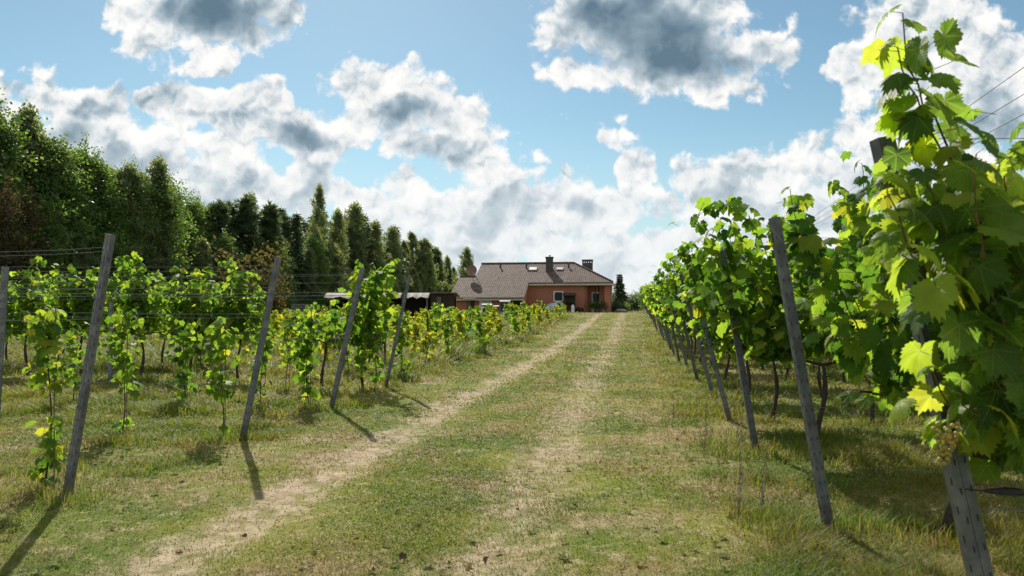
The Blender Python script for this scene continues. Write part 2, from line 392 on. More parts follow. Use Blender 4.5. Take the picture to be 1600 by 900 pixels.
def make_world():
    w = bpy.data.worlds.new('World'); SC.world = w; w.use_nodes = True
    t = NT(w.node_tree); t.n.clear()
    out = t.node('ShaderNodeOutputWorld'); bg = t.node('ShaderNodeBackground')
    bg.inputs['Strength'].default_value = STR; t.l.new(bg.outputs[0], out.inputs[0])
    sky = t.node('ShaderNodeTexSky', sky_type='NISHITA')
    sky.sun_disc = False; sky.sun_elevation = SUN_EL; sky.sun_rotation = SUN_AZ
    sky.air_density = 1.0; sky.dust_density = .25; sky.ozone_density = 2.2
    d = t.node('ShaderNodeTexCoord').outputs['Generated']
    D = t.m('MAXIMUM', t.vm('DOT_PRODUCT', d, (-sn, cs, 0)), .06)
    L = t.vm('DOT_PRODUCT', d, (cs, sn, 0)); z = t.sep(d)[2]
    # bearings and heights in the sky, in units of about five degrees
    X = t.m('MULTIPLY_ADD', t.m('DIVIDE', L, D), 11.55, 8.0)
    Y = t.m('MULTIPLY_ADD', t.m('DIVIDE', z, D), -11.55, 4.8)
    p0 = t.comb(X, Y, 0.)
    wv = t.vm('MULTIPLY_ADD', t.noise(p0, .9, 3, .55, dim='2D', color=True), (.9,.7,0), (-.45,-.35,0))
    p1 = t.vm('ADD', p0, wv)
    def field(blobs, init, soft):
        acc = init
        for (bx, by, rx, ry, *w) in blobs:
            q = t.vm('MULTIPLY_ADD', p1, (1/rx, 1/ry, 0), (-bx/rx, -by/ry, 0))
            b = t.m('SUBTRACT', w[0] if w else 1., t.vm('DOT_PRODUCT', q, q))
            acc = t.m('SMOOTH_MAX', acc, b, soft)
        return acc
    clouds = [
     (3.15,.15,1.35,.75),(2.3,.55,.6,.35),(3.9,.55,.6,.4),(3.3,.85,.5,.3),(1.9,.25,.4,.3),(4.3,.25,.45,.45),
     (9.5,.3,1.3,.8),(10.4,.75,1.8,.85),(11.6,.8,.75,.7),(9.2,1.15,.75,.35),(11.3,1.45,.8,.3),(11.2,.15,.9,.4),
     (9.5,1.82,.75,.42,.25),(9.68,2.2,.6,.35,.2),(5.93,.65,.4,.35,.12),(8.5,.9,.4,.35,.1),(6.35,1.0,.4,.35,.1),
     (.3,1.6,1.0,.55),(1.2,1.75,1.1,.6),(.6,2.4,1.7,.7),(2.2,2.35,1.5,.6),(3.0,1.6,.9,.4),(3.9,1.75,1.0,.5),(4.7,2.1,.85,.45),(5.0,2.45,.6,.5),
     (3.5,2.4,.9,.5),(3.2,2.9,1.3,.6),(4.2,3.0,.9,.4),(4.95,2.95,.5,.6),(2.0,3.0,1.5,.6),
     (5.7,1.35,.75,.45),(6.4,1.7,1.0,.65),(7.0,1.9,.65,.65),(7.3,2.4,.75,.65),(7.8,2.8,.65,.6),(6.6,2.3,.75,.4),(8.1,3.2,.6,.5),
     (9.0,3.1,.75,.45),(9.5,3.45,.7,.4),(6.0,3.4,.8,.3),(6.7,3.75,.9,.28),(7.6,3.95,1.0,.3),(8.6,3.75,1.0,.35),(9.4,4.0,1.1,.4),(10.0,4.3,1.6,.4),
     (10.0,2.9,.35,.55),(10.5,3.3,.8,.35),(11.3,2.95,.9,.45),(11.7,2.5,.6,.3),(12.3,2.7,1.1,.55),(12.8,3.2,1.6,.8),
     (12.95,1.1,.35,.35),(13.6,1.2,.7,.75),(14.6,.7,1.6,1.1),(15.6,1.6,1.4,1.2),(13.9,2.1,1.0,.7),(14.9,2.9,1.8,.8),(17.5,1.5,2,1.5),(-1.5,1.8,1.6,1.),(20,3,3,1.2),(1.0,2.9,1.8,.6),(2.6,2.6,1.0,.6),(5.3,2.0,.6,.5),(5.6,3.2,.7,.35),(6.3,2.9,.5,.3),(7.0,3.3,.9,.45),(8.5,3.35,.9,.5),(9.2,3.9,1.3,.6),(7.3,3.75,1.2,.45),(10.4,4.0,1.4,.6),(11.8,3.6,1.5,.7),(10.9,2.75,.5,.4),(14.2,1.6,1.1,.8)]
    dark = [(3.5,.2,1.05,.5),(10.5,.75,1.5,.6),(9.6,.3,.9,.5),(11.4,1.05,.7,.4),(10.2,.5,1.2,.5),(.7,2.2,1.4,.5,.35),(1.7,2.6,1.5,.5,.3),(4.7,2.15,.9,.28,.35),(4.9,3.0,.5,.5,.25),
      (6.4,1.9,.9,.45,.45),(6.6,2.3,.6,.34,.55),(8.0,3.1,.6,.5,.35),(7.6,3.35,.5,.3,.2),(9.1,3.2,.6,.3,.2),(11.3,3.1,.9,.32,.2),(15.3,1.9,1.3,.55,.3),(13.4,2.8,.9,.3,.2),(3.1,3.1,1.2,.4,.3),(7.2,3.9,.7,.14,.2)]
    F = field(clouds, -1.2, .35)
    K = field(dark, -.7, .6)
    def puff(vec, sc, det):
        n = t.node('ShaderNodeTexVoronoi', voronoi_dimensions='2D', feature='SMOOTH_F1', normalize=True)
        n.inputs['Scale'].default_value = sc; n.inputs['Detail'].default_value = det; n.inputs['Roughness'].default_value = .5
        n.inputs['Lacunarity'].default_value = 2.15; n.inputs['Smoothness'].default_value = .6
        t.put(n.inputs['Vector'], vec); return t.m('SUBTRACT', 1., n.outputs['Distance'])
    wv2 = t.vm('MULTIPLY_ADD', t.noise(p0, 2.6, 3, .5, dim='2D', color=True), (.34,.30,0), (-.17,-.15,0))
    pp = t.vm('ADD', p0, wv2)
    n1 = t.noise(p0, 1.0, 3, .5, dim='2D')
    b1 = puff(pp, 2.1, 4); b2 = puff(t.vm('ADD', pp, (-.04, -.10, 0)), 2.1, 3)
    c1 = puff(pp, 1.05, 1.5); c2 = puff(t.vm('ADD', pp, (-.09, -.22, 0)), 1.05, 1.5)
    fine = t.noise(p0, 5.5, 8, .62, .2, dim='2D')
    T = t.m('ADD', t.m('MULTIPLY_ADD', t.m('SUBTRACT', n1, .5), 2.0, F), t.m('ADD', t.m('MULTIPLY_ADD', b1, 1.9, -1.36), t.m('MULTIPLY', t.m('SUBTRACT', fine, .5), .62)))
    alpha = t.rng(T, .0, .50)
    thick = t.rng(T, .3, 1.4)
    relief = t.m('ADD', t.m('MULTIPLY', t.m('SUBTRACT', b2, b1), 1.5), t.m('MULTIPLY_ADD', t.m('SUBTRACT', c2, c1), 1.5, .13))
    Kn = t.m('ADD', K, t.m('MULTIPLY', t.m('SUBTRACT', n1, .5), 1.5))
    kd = t.rng(Kn, -.75, 1.15)
    relief = t.m('MULTIPLY', relief, t.m('MULTIPLY_ADD', kd, -.65, 1.))
    dk = t.m('MULTIPLY_ADD', kd, .74, t.m('MULTIPLY', thick, .22))
    dk = t.m('ADD', dk, t.m('ADD', relief, t.m('MULTIPLY', t.m('SUBTRACT', .5, fine), .10)), clamp=True)
    ramp = t.node('ShaderNodeValToRGB'); cr = ramp.color_ramp
    k = .74/STR
    cr.elements[0].position = 0; cr.elements[0].color = (.97*k,.95*k,.92*k,1)
    cr.elements[1].position = 1; cr.elements[1].color = (.12*k,.195*k,.26*k,1)
    e = cr.elements.new(.25); e.color = (.80*k,.82*k,.825*k,1)
    e = cr.elements.new(.5); e.color = (.46*k,.545*k,.60*k,1)
    e = cr.elements.new(.75); e.color = (.24*k,.33*k,.40*k,1)
    t.put(ramp.inputs[0], dk)
    skyc = t.mix(1., sky.outputs[0], SKY_TINT, 'MULTIPLY')
    # thin bright veil of far cloud low over the horizon
    veil = t.m('MULTIPLY', t.rng(z, .24, .03), t.rng(n1, .3, .65, .75, 1.))
    base = t.mix(veil, skyc, (.54*k,.70*k,.78*k))
    # bright broken cloud added over the unseen sky, above and behind, for fill light
    up = t.rng(t.noise(t.vm('MULTIPLY', d, (1., 1., 1.8)), 2.3, 5, .6), .42, .58)
    rest = t.m('MULTIPLY', t.m('MAXIMUM', t.rng(z, .46, .62), t.rng(D, .42, .10)), up)
    t.put(bg.inputs['Color'], t.mix(rest, t.mix(alpha, base, t.mix(t.rng(z, .24, .03, 0, .6), ramp.outputs[0], (.78*k,.83*k,.86*k))), (1.0*k,1.0*k,1.0*k)))
    w.cycles.sampling_method = 'MANUAL'; w.cycles.sample_map_resolution = 512
make_world()

sun = bpy.data.lights.new('sun', 'SUN'); sun.energy = 5.0; sun.angle = math.radians(.5); sun.color = (1, .93, .82)
so = bpy.data.objects.new('sun', sun); C.objects.link(so); so.rotation_euler = S_DIR.to_track_quat('Z', 'Y').to_euler(); so.location = (-20, 40, 40)

cam = bpy.data.cameras.new('camera'); co_ = bpy.data.objects.new('camera', cam); C.objects.link(co_)
cam.sensor_width = 36; cam.lens = 36*F_PX/1600; cam.shift_y = 30/1600; cam.clip_start = .05; cam.clip_end = 6000
co_.location = (0, 0, EYE); co_.rotation_euler = (PI/2, 0, YAW)
cam.dof.use_dof = True; cam.dof.focus_distance = 13; cam.dof.aperture_fstop = 5.0
SC.camera = co_
SC.view_settings.view_transform = 'Standard'; SC.view_settings.look = 'None'
SC.view_settings.exposure = .54; SC.view_settings.gamma = 1
SC.cycles.max_bounces = 6; SC.cycles.diffuse_bounces = 3; SC.cycles.transmission_bounces = 4; SC.cycles.transparent_max_bounces = 4
SC.cycles.caustics_reflective = False; SC.cycles.caustics_refractive = False

# ------------------------------------------------------------------ ground and grass
def make_ground():
    def axis(lo, hi, a, b, step):
        core = np.arange(a, b+step/2, step)
        left = []; x = a; d = step
        while x > lo: d *= 1.22; x -= d; left.append(max(x, lo))
        right = []; x = b; d = step
        while x < hi: d *= 1.22; x += d; right.append(min(x, hi))
        return np.array(left[::-1] + list(core) + right)
    xs = axis(-2500, 2500, -14, 12, .14); ys = axis(-300, 4000, 2, 34, .14)
    X, Y = np.meshgrid(xs, ys); Z = gz(X, Y)
    V = np.stack([X, Y, Z], -1).reshape(-1, 3); nx = len(xs); ny = len(ys)
    i = (np.arange(ny-1)[:, None]*nx + np.arange(nx-1)[None]).ravel()
    g = G().add(V, np.stack([i, i+1, i+nx+1, i+nx], -1))
    tag(g.build('ground', M['ground'], smooth=True), kind='structure')
make_ground()

def make_grass():
    r = np.random.default_rng(4)
    N = 620000
    D = 3.2*np.exp(r.random(N)*math.log(78/3.2)*.98)
    L = (r.random(N)*2-1)*.84*D
    x = cs*L - sn*D; y = sn*L + cs*D
    rows = np.maximum(sstep(.6, 1.5, x), sstep(-3.7, -4.9, x))
    wig = (fbm(x*.9, y*.9, 31) - .5)*.9
    rut = np.maximum(np.exp(-((x+2.75+wig)/.34)**2), .72*np.exp(-((x+.85+wig)/.40)**2))
    patch = fbm(x*.8, y*.8, 3); clump = fbm(x*1.9, y*1.9, 17)
    keep = r.random(N) < np.clip((1 - .95*rut*(.55+.45*sstep(.35,.6,fbm(x*2.1, y*2.1, 41))))*(.35 + 1.5*sstep(.35, .62, patch)*(.6+.4*rows)), 0.02, 1)
    keep &= ~((y > 67) & (x < -1.5))
    x, y, D, rows, clump, patch, rut = (a[keep] for a in (x, y, D, rows, clump, patch, rut)); n = len(x)
    far = sstep(12, 40, y)
    h = (.014 + .020*r.random(n)) + rows*sstep(.50, .78, clump)*(.03+.13*r.random(n)) + rows*.012
    field = sstep(-4.2, -5.0, x)*sstep(13, 17, y)*(1-sstep(56, 64, y))
    h = h + field*(.05 + .16*r.random(n)*sstep(.3, .7, clump))
    edge = sstep(.2, .55, clump)*np.exp(-((x-.9)/.35)**2)
    h = h + edge*.06*r.random(n)
    h = h*np.clip(.8 + D/30, .8, 1.7)
    w = np.clip(.0011*D, .0042, .05)*(.7+.6*r.random(n))
    az = r.random(n)*2*PI; lean = (.25+1.5*r.random(n))*h
    d = np.stack([np.cos(az), np.sin(az), 0*az], 1); s = np.stack([-np.sin(az), np.cos(az), 0*az], 1)
    P = np.stack([x, y, gz(x, y)-.006], 1); up = np.array([0, 0, 1.])
    h3 = h[:, None]; w3 = w[:, None]; l3 = lean[:, None]
    v0 = P - s*w3*.5; v1 = P + s*w3*.5
    m0 = P + up*h3*.6 + d*l3*.35 - s*w3*.36; m1 = P + up*h3*.6 + d*l3*.35 + s*w3*.36
    tp = P + up*h3 + d*l3
    V = np.stack([v0, v1, m1, m0, tp], 1).reshape(-1, 3); b = np.arange(n)[:, None]*5
    g = G().add(V, b + np.array([[0, 1, 2, 3]])); g.f.append((b + np.array([[3, 2, 4]]), 0))
    # low broad-leaved weeds and clover, lying close to the soil
    n = 230000; D = 3.2*np.exp(r.random(n)*math.log(34/3.2)); L = (r.random(n)*2-1)*.84*D
    x = cs*L - sn*D; y = sn*L + cs*D
    q = r.random(n) < (sstep(.46, .66, fbm(x*1.3, y*1.3, 23))*.9 + .12)*(1 - .9*np.exp(-((x+2.75)/.4)**2))*(1 - .6*np.exp(-((x+.85)/.4)**2))
    x, y, D = x[q], y[q], D[q]; n = len(x)
    rw_ = np.maximum(sstep(.6, 1.5, x), sstep(-3.7, -4.9, x))
    P = np.stack([x, y, gz(x, y)+.004+.02*r.random(n)*(1+1.5*rw_)], 1)
    N = norm(r.normal(0, .45, (n, 3))+np.array([0,0,1.])); T = norm(np.cross(N, r.normal(0, 1, (n, 3)))); S = (np.clip(.0021*D, .008, .05)*(.6+.8*r.random(n)))[:, None]
    g.inst(np.array([(0,-.7,0),(.5,0,.12),(0,.7,0),(-.5,0,.12)], float), np.array([(0,1,2,3)]), P, np.cross(T, N)*S, T*S, N*S)
    # flat rosettes of broad weeds
    nr = 520; D = 3.3*np.exp(r.random(nr)*math.log(16/3.3)); L = (r.random(nr)*2-1)*.8*D; x = cs*L - sn*D; y = sn*L + cs*D
    kq = (np.abs(x+2.75) > .5); x, y = x[kq], y[kq]; m = 9; n = len(x)*m; a = np.tile(np.arange(m)*2*PI/m, len(x)) + r.normal(0, .3, n); sz = (np.repeat(.014+.026*r.random(len(x)), m)*(.7+.5*r.random(n)))[:, None]
    P = np.stack([np.repeat(x, m), np.repeat(y, m), gz(np.repeat(x, m), np.repeat(y, m))+.008], 1); T = norm(np.stack([np.cos(a), np.sin(a), .15+.5*r.random(n)], 1)); X = norm(np.stack([-np.sin(a), np.cos(a), 0*a], 1)); N = np.cross(X, T)
    g.inst(np.array([(0,0,0),(.28,.45,.02),(.2,.85,0),(0,1.1,-.08),(-.2,.85,0),(-.28,.45,.02)], float), np.array([(0,1,2,3,4,5)]), P, X*sz, T*sz, N*sz)
    # longer tufts left uncut in the vine rows and round the posts
    tx, ty = [], []
    while len(tx) < 420:
        yy = 3.5*math.exp(r.random()*math.log(32/3.5)); xx = -4.15-r.random()**1.5*.9*yy if r.random() < .62 else .85+r.random()**1.4*.5*yy
        if r.random() < .5: yy = round((yy-5.3)/2.55)*2.55+5.3+r.normal(0,.3)
        tx.append(xx); ty.append(max(3., yy))
    tx = np.array(tx); ty = np.array(ty); m = 90
    x = np.repeat(tx, m) + r.normal(0, .10, m*len(tx))*1.5; y = np.repeat(ty, m) + r.normal(0, .09, m*len(tx)); n = len(x)
    h = np.repeat(.05+.11*r.random(len(tx))**1.6, m)*(.4+.8*r.random(n)); w = np.clip(.0013*y, .005, .03)*(.7+.6*r.random(n))
    az = r.random(n)*2*PI; l = (.15+.8*r.random(n))*h; d = np.stack([np.cos(az), np.sin(az), 0*az], 1); sd = np.stack([-np.sin(az), np.cos(az), 0*az], 1)
    P = np.stack([x, y, gz(x, y)-.006], 1); h = h[:, None]; w = w[:, None]; l = l[:, None]
    V = np.stack([P-sd*w*.5, P+sd*w*.5, P+up*h*.62+d*l*.35+sd*w*.36, P+up*h*.62+d*l*.35-sd*w*.36, P+up*h+d*l], 1).reshape(-1, 3); b = np.arange(n)[:, None]*5+g.n
    b0 = np.arange(n)[:, None]*5; g.add(V, b0 + np.array([[0, 1, 2, 3]])); g.f.append((b + np.array([[3, 2, 4]]), 0))
    tag(g.build('grass', M['grass']), 'short patchy green and straw coloured grass covering the track and the vine rows', 'grass', kind='stuff')
make_grass()

# ------------------------------------------------------------------ grape leaves
KEY = [(0,.92),(26,.71),(54,.82),(84,.62),(112,.66),(148,.50),(168,.34),(180,.05)]
def leaf_template(Mn, rings, seed, teeth=.085):
    r = np.random.default_rng(seed)
    th = np.linspace(-PI, PI, Mn, endpoint=False) + PI/Mn
    a = np.degrees(np.abs(th)); k = np.array(KEY, float)
    i = np.clip(np.searchsorted(k[:, 0], a) - 1, 0, len(k)-2)
    f = (a - k[i, 0])/(k[i+1, 0]-k[i, 0]); f = (1-np.cos(f*PI))/2
    R = k[i, 1]*(1-f) + k[i+1, 1]*f
    R = R*(1 + r.normal(0, .03, Mn)); R[0::2] *= 1+teeth; R[1::2] *= 1-teeth
    V = [(0, 0, 0)]; F = []
    fold = r.uniform(-.05, .42); curl = r.uniform(.10, .75); p1, p2 = r.uniform(0, 6, 2)
    for q in range(1, rings+1):
        fr = q/rings
        for j in range(Mn):
            rr = R[j]*fr; x = rr*math.sin(th[j]); y = rr*math.cos(th[j])
            z = fold*abs(x) - curl*rr*rr + .05*rr*math.sin(3*th[j]+p1) + .035*rr*math.sin(7*th[j]+p2)
            V.append((x, y, z))
    for j in range(Mn-1): F.append((0, 1+(j+1), 1+j))
    for q in range(rings-1):
        for j in range(Mn-1):
            a0 = 1+q*Mn+j; F += [(a0, a0+1, a0+Mn+1), (a0, a0+Mn+1, a0+Mn)]
    V = np.array(V); F = np.array(F)[:, ::-1]
    return V, F, V[:, :2]*.5+.5
LT = {'A': [leaf_template(52, 3, s) for s in (1,2,3,4,11,12,13)],
      'B': [leaf_template(20, 1, s, .09) for s in (5,6,7)],
      'C': [leaf_template(9, 1, s, .0) for s in (8,9,10)]}

class Leaves:
    def __init__(s): s.p = []; s.t = []; s.n = []; s.s = []; s.b = []
    def put(s, rng, node, az, size, pet=.08, tilt=None):
        o = np.array([math.cos(az), math.sin(az), 0])
        a = rng.uniform(.25, 1.45) if tilt is None else tilt
        pd = o*.9 + np.array([0, 0, rng.uniform(.1, .7)]); pd /= np.linalg.norm(pd)
        p = node + pd*pet
        t = o*math.cos(a) - np.array([0, 0, math.sin(a)])
        n = np.array([0, 0, math.cos(a)]) + o*math.sin(a)
        side = np.cross(t, n); roll = rng.normal(0, .35)
        n = n*math.cos(roll) + side*math.sin(roll)
        tw = rng.normal(0, .3); t = t*math.cos(tw) + np.cross(n, t)*math.sin(tw)
        s.p.append(p); s.t.append(t); s.n.append(n); s.s.append(size); s.b.append(node)
    def mesh(s, name, lod, mats, seed=0, stalk=True):
        g = G(); r = np.random.default_rng(seed)
        P = np.array(s.p); T = norm(np.array(s.t)); N = np.array(s.n); N = norm(N - T*(N*T).sum(1)[:, None]); S = np.array(s.s)[:, None]; B = np.array(s.b)
        X = np.cross(T, N); ch = r.integers(0, len(LT[lod]), len(P))
        for k, (tv, tf, uv) in enumerate(LT[lod]):
            q = ch == k
            g.inst(tv, tf, P[q], X[q]*S[q], T[q]*S[q], N[q]*S[q], 0, uv)
        if stalk and lod != 'C':
            w = .0016 if lod == 'A' else .0024
            tv = np.array([(0,1,0),(-.87,-.5,0),(.87,-.5,0),(0,.6,1),(-.5,-.3,1),(.5,-.3,1)], float); tf = np.array([(0,1,4,3),(1,2,5,4),(2,0,3,5)])
            Z = P - B; a = norm(np.cross(Z, np.array([.3,.5,.8]))); b = norm(np.cross(Z, a))
            g.inst(tv, tf, B, a*w, b*w, Z, 1)
        return g.data(name, mats, smooth=True)

def cane(rng, start, d, length, ztop, wander=.06, droop=.10, step=.07):
    p = np.array(start, float); d = np.array(d, float); d /= np.linalg.norm(d); pts = [p.copy()]
    for _ in range(int(length/step)):
        d = d + rng.normal(0, wander, 3)
        if p[2] > ztop: d[2] -= droop
        d /= np.linalg.norm(d); p = p + d*step; pts.append(p.copy())
    return np.array(pts)

def dress(rng, lv, pts, size, lateral=.5, spread=.09, first=1, az0=None):
    m = len(pts); az = rng.uniform(0, 2*PI)
    for j in range(first, m):
        az += PI + rng.normal(0, .6)
        a = az if az0 is None or rng.random() < .45 else az0 + rng.normal(0, .9)
        k = (.5 + .5*min(1, (m-j)/5))*rng.uniform(.72, 1.18)
        lv.put(rng, pts[j], a, size*k, size*rng.uniform(.4, .8)*min(1., .35+(m-j)*.13))
        if rng.random() < lateral:
            lv.put(rng, pts[j] + rng.normal(0, spread, 3)*np.array([1,1,.8]), rng.uniform(0, 2*PI), size*k*rng.uniform(.7, 1.05), size*.6)

def cluster_data(rng, name, m, r=.008, length=.15, width=.045, n=46, seg=(7,5)):
    g = G(); g.tube([(0,0,.05),(0,0,0),(0,0,-length*.9)], .0022, 4, 1)
    for i in range(n):
        f = (i+.5)/n; w = width*(1-f)**.7*1.0+.006; a = i*2.4
        g.ball((w*math.cos(a)*rng.uniform(.6,1), w*math.sin(a)*rng.uniform(.6,1), -f*length+rng.normal(0,.004)), r*rng.uniform(.85,1.15), *seg)
    return g.data(name, [m, M['petiole']], smooth=True)

def vine_parts(seed, lod, leafm, x0=-.5, x1=.55, ztop=2.0, lean=0., nc=11, size=.118, ysp=.16, extra=(), grapes=0, lat=.5, short=5, cord=.84, grape_m='white_grape', clen=(1.15,1.7)):
    rng = np.random.default_rng(seed); wood = G(); lv = Leaves()
    z = np.linspace(-.08, cord-.06, 7); tp = np.stack([.04*np.sin(z*5+seed)+.03*(z-.8), .03*np.cos(z*6+seed), z], 1)
    ns = {'A':8,'B':6,'C':4}[lod]
    wood.tube(tp, np.linspace(.034,.021,7)*(1+.2*np.sin(np.arange(7)*2.1+seed)), ns, 0)
    top = tp[-1]
    for xe in (x0, x1):
        q = np.linspace(0, 1, 5)[:, None]; e = np.array([xe, 0, cord+.02])
        pts = top + (e-top)*q; pts[:, 2] = top[2] + (e[2]-top[2])*np.sqrt(q[:, 0]); wood.tube(pts, np.linspace(.018, .009, 5), ns, 0)
    for i in range(nc):
        x = x0 + (x1-x0)*(i+.5)/nc + rng.normal(0, .03)
        pts = cane(rng, (x, rng.normal(0,.02), cord), (lean+rng.normal(0,.13), rng.normal(0, ysp), 1), rng.uniform(*clen), ztop*rng.uniform(.92,1.08))
        wood.tube(pts, np.linspace(.0048,.0018,len(pts)), max(3, ns-3), 1, cap=False); dress(rng, lv, pts, size, lat)
    for i in range(short):
        x = rng.uniform(x0, x1); a = rng.choice((-1,1))
        pts = cane(rng, (x, 0, cord), (rng.normal(0,.4), a, rng.uniform(-.4,.2)), rng.uniform(.2,.4), 0, droop=.06)
        dress(rng, lv, pts, size, .6)
    for pts in extra:
        pts = np.array(pts, float); d = np.concatenate([[0], np.cumsum(np.linalg.norm(np.diff(pts, axis=0), axis=1))])
        q = np.arange(0, d[-1], .062); pts = np.stack([np.interp(q, d, pts[:, k]) for k in range(3)], 1) + rng.normal(0, .006, (len(q), 3))
        wood.tube(pts, np.linspace(.0055,.0022,len(pts)), max(3, ns-2), 1, cap=False); dress(rng, lv, pts, size, .55, .07)
    wd = wood.data('trunk', [M['vine_wood'], M['cane']], smooth=True)
    fd = lv.mesh('foliage', lod, [M[leafm], M['petiole']], seed)
    gr = [(rng.uniform(x0, x1), rng.choice((-1,1))*rng.uniform(.06,.14), cord-.02+rng.uniform(-.08,.1)) for _ in range(grapes)]
    return wd, fd, gr

CL = {}
for k, (m, r_, n_, sg) in {'near': ('white_grape', .0095, 52, (10,8)), 'pale': ('white_grape', .010, 26, (6,4)), 'black': ('black_grape', .0105, 30, (6,4))}.items():
    CL[k] = cluster_data(np.random.default_rng(3), 'grape_cluster', M[m], r_, .16, .05, n_, sg)

def add_vine(parts, loc, rz=0, flip=1, grapes='pale', s=1.):
    wd, fd, gr = parts
    e = empty('grapevine', loc, rz); e.scale = (flip*s, s, s)
    obj('trunk', wd, e); obj('foliage', fd, e)
    for g_ in gr:
        o = obj('grape_cluster', CL[grapes], e); o.location = g_; o.rotation_euler = (0, 0, g_[0]*9)
    return e

def make_litter():
    r = np.random.default_rng(44); g = G(); n = 300
    D = 3.3*np.exp(r.random(n)*math.log(14/3.3)); L = (r.random(n)*2-1)*.85*D; x = cs*L - sn*D; y = sn*L + cs*D
    k = (x > .5) | (x < -3.6) | (r.random(n) < .25); x, y = x[k], y[k]; n = len(x)
    P = np.stack([x, y, gz(x, y)+.012+.02*r.random(n)], 1); N = norm(r.normal(0, .5, (n, 3))+np.array([0,0,1.])); T = norm(np.cross(N, r.normal(0, 1, (n, 3)))); X = np.cross(T, N); S = (.018+.022*r.random(n))[:, None]
    g.inst(LT['B'][0][0], LT['B'][0][1], P, X*S, T*S, N*S)
    tag(g.build('fallen_leaves', M['dead_leaf'], smooth=True), 'withered brown vine leaves scattered in the grass', 'leaves', kind='stuff')
make_litter()

# ------------------------------------------------------------------ trellis posts and wires
def post_mesh(length):
    g = G(); w = .032; d = .024; t = .004; z0 = -.25
    g.box(-w, -d, z0, w, -d+t, length)                       # web towards the camera
    g.box(-w, -d+t, z0, -w+t, d, length); g.box(w-t, -d+t, z0, w, d, length)
    g.box(-w+t, d-t, z0, -w+.014, d, length); g.box(w-.014, d-t, z0, w-t, d, length)
    g.box(-.006, -d-.003, z0, .006, -d, length-.003)         # rolled rib
    z = .12
    k = 0
    while z < length-.05:
        for sx in (-1, 1):
            g.box(sx*.020-.003, -d-.0012, z, sx*.020+.003, -d+.0008, z+.022, 1)
            g.box(sx*(w-.0006)-.0012, -.008, z+.03, sx*(w-.0006)+.0012, -.001, z+.056, 1)
        z += .098; k += 1
    return g.data('trellis_post', [M['zinc'], M['zinc_dark']])
POST = post_mesh(2.13)
def add_post(X, Y, deg, rz, label, group, s=1.):
    o = obj('trellis_post', POST); o.location = (X, Y, float(gz(X, Y)))
    o.rotation_euler = Matrix.Rotation(math.radians(deg), 4, 'Y').to_euler() if not rz else (Matrix.Rotation(math.radians(deg), 4, 'Y') @ Matrix.Rotation(rz, 4, 'Z')).to_euler()
    o.scale = (1, 1, s)
    tag(o, label, 'post', group); return o
def add_wire(pts, label, group, r=.0022):
    g = G(); g.tube(np.array(pts)-np.array(pts[0]), r, 4)
    o = g.build('trellis_wire', M['wire']); o.location = pts[0]; tag(o, label, 'wire', group); return o
def row_wires(X, Y, deg, X1, zs, label, group, r=.0015):
    rng = random.Random(int(Y*100))
    for z in zs:
        z = z + rng.uniform(-.015, .015); x = X + math.tan(math.radians(deg))*z
        pts = []
        for q in range(9):
            xx = x + (X1-x)*q/8
            g0 = float(gz(X, Y)) + (float(gz(xx, Y))-float(gz(X, Y)))*.8
            pts.append((xx, Y+.03*math.sin(q), g0 + z - .02*math.sin(q*PI/4)**2))
        add_wire(pts, label, group, r)

ORD = ['nearest','second','third','fourth','fifth','sixth','seventh','eighth','ninth']
PITCH = 2.55
# right side
R_Y = [2.70, 5.23, 8.0, 10.06, 12.77, 15.46] + [15.46+PITCH*k for k in range(1, 21)]
R_DEG = [-11.8, -9.5, -9.3, -14.5, -14.5, -13] + [-13]*20
rr = random.Random(8)
for i, Y in enumerate(R_Y):
    dg = R_DEG[i] + (0 if i < 6 else rr.uniform(-3, 3))
    X = 1.3 + (0 if i == 1 else rr.uniform(-.04, .04))
    if i < 6: lab = f'grey slotted steel post leaning over the track, {ORD[i]} along the right side'; grp = 'end posts of the right vine rows'
    else: lab = 'slim steel post far down the right edge of the track, under the vine leaves'; grp = 'far end posts of the right vine rows'
    add_post(X, Y, dg, rr.uniform(-.25, .25) if i else .35, lab, grp)
    if i < 8:
        row_wires(X, Y, dg, 1.3+max(3.0, .5*Y), (.42,.82,1.15,1.45,1.75,1.98) if i else (.82,1.15,1.45,1.75,2.09), f'thin wire stretched between the vines of the {ORD[i]} right row', f'trellis wires of the {ORD[i]} right row')
# left side
L_P = [(-4.50,5.31,10.5),(-4.40,7.85,11.8),(-4.42,10.42,13.2),(-4.48,13.05,12.4)]
for i, (X, Y, dg) in enumerate(L_P):
    add_post(X, Y, dg, (-.3,.2,-.15,.3)[i], f'grey slotted steel post leaning over the track, {ORD[i]} along the left side', 'end posts of the left vine rows')
    row_wires(X, Y, dg, -1.05*Y-2.5, (.62,1.05,1.40,1.66,1.72,1.95,1.98), f'thin wire running left from the {ORD[i]} leaning left post', f'trellis wires of the {ORD[i]} left row', .0024 if i == 2 else .0019)
p = at(4, 470, 8.6); add_post(p[0]-.1, p[1], 4, .4, 'grey steel post standing upright at the far left edge of the photo', None, .93)
p = at(172, 480, 14.6); add_post(p[0], p[1], 1, .2, 'short upright steel post low between the old vines at left', None, .75)

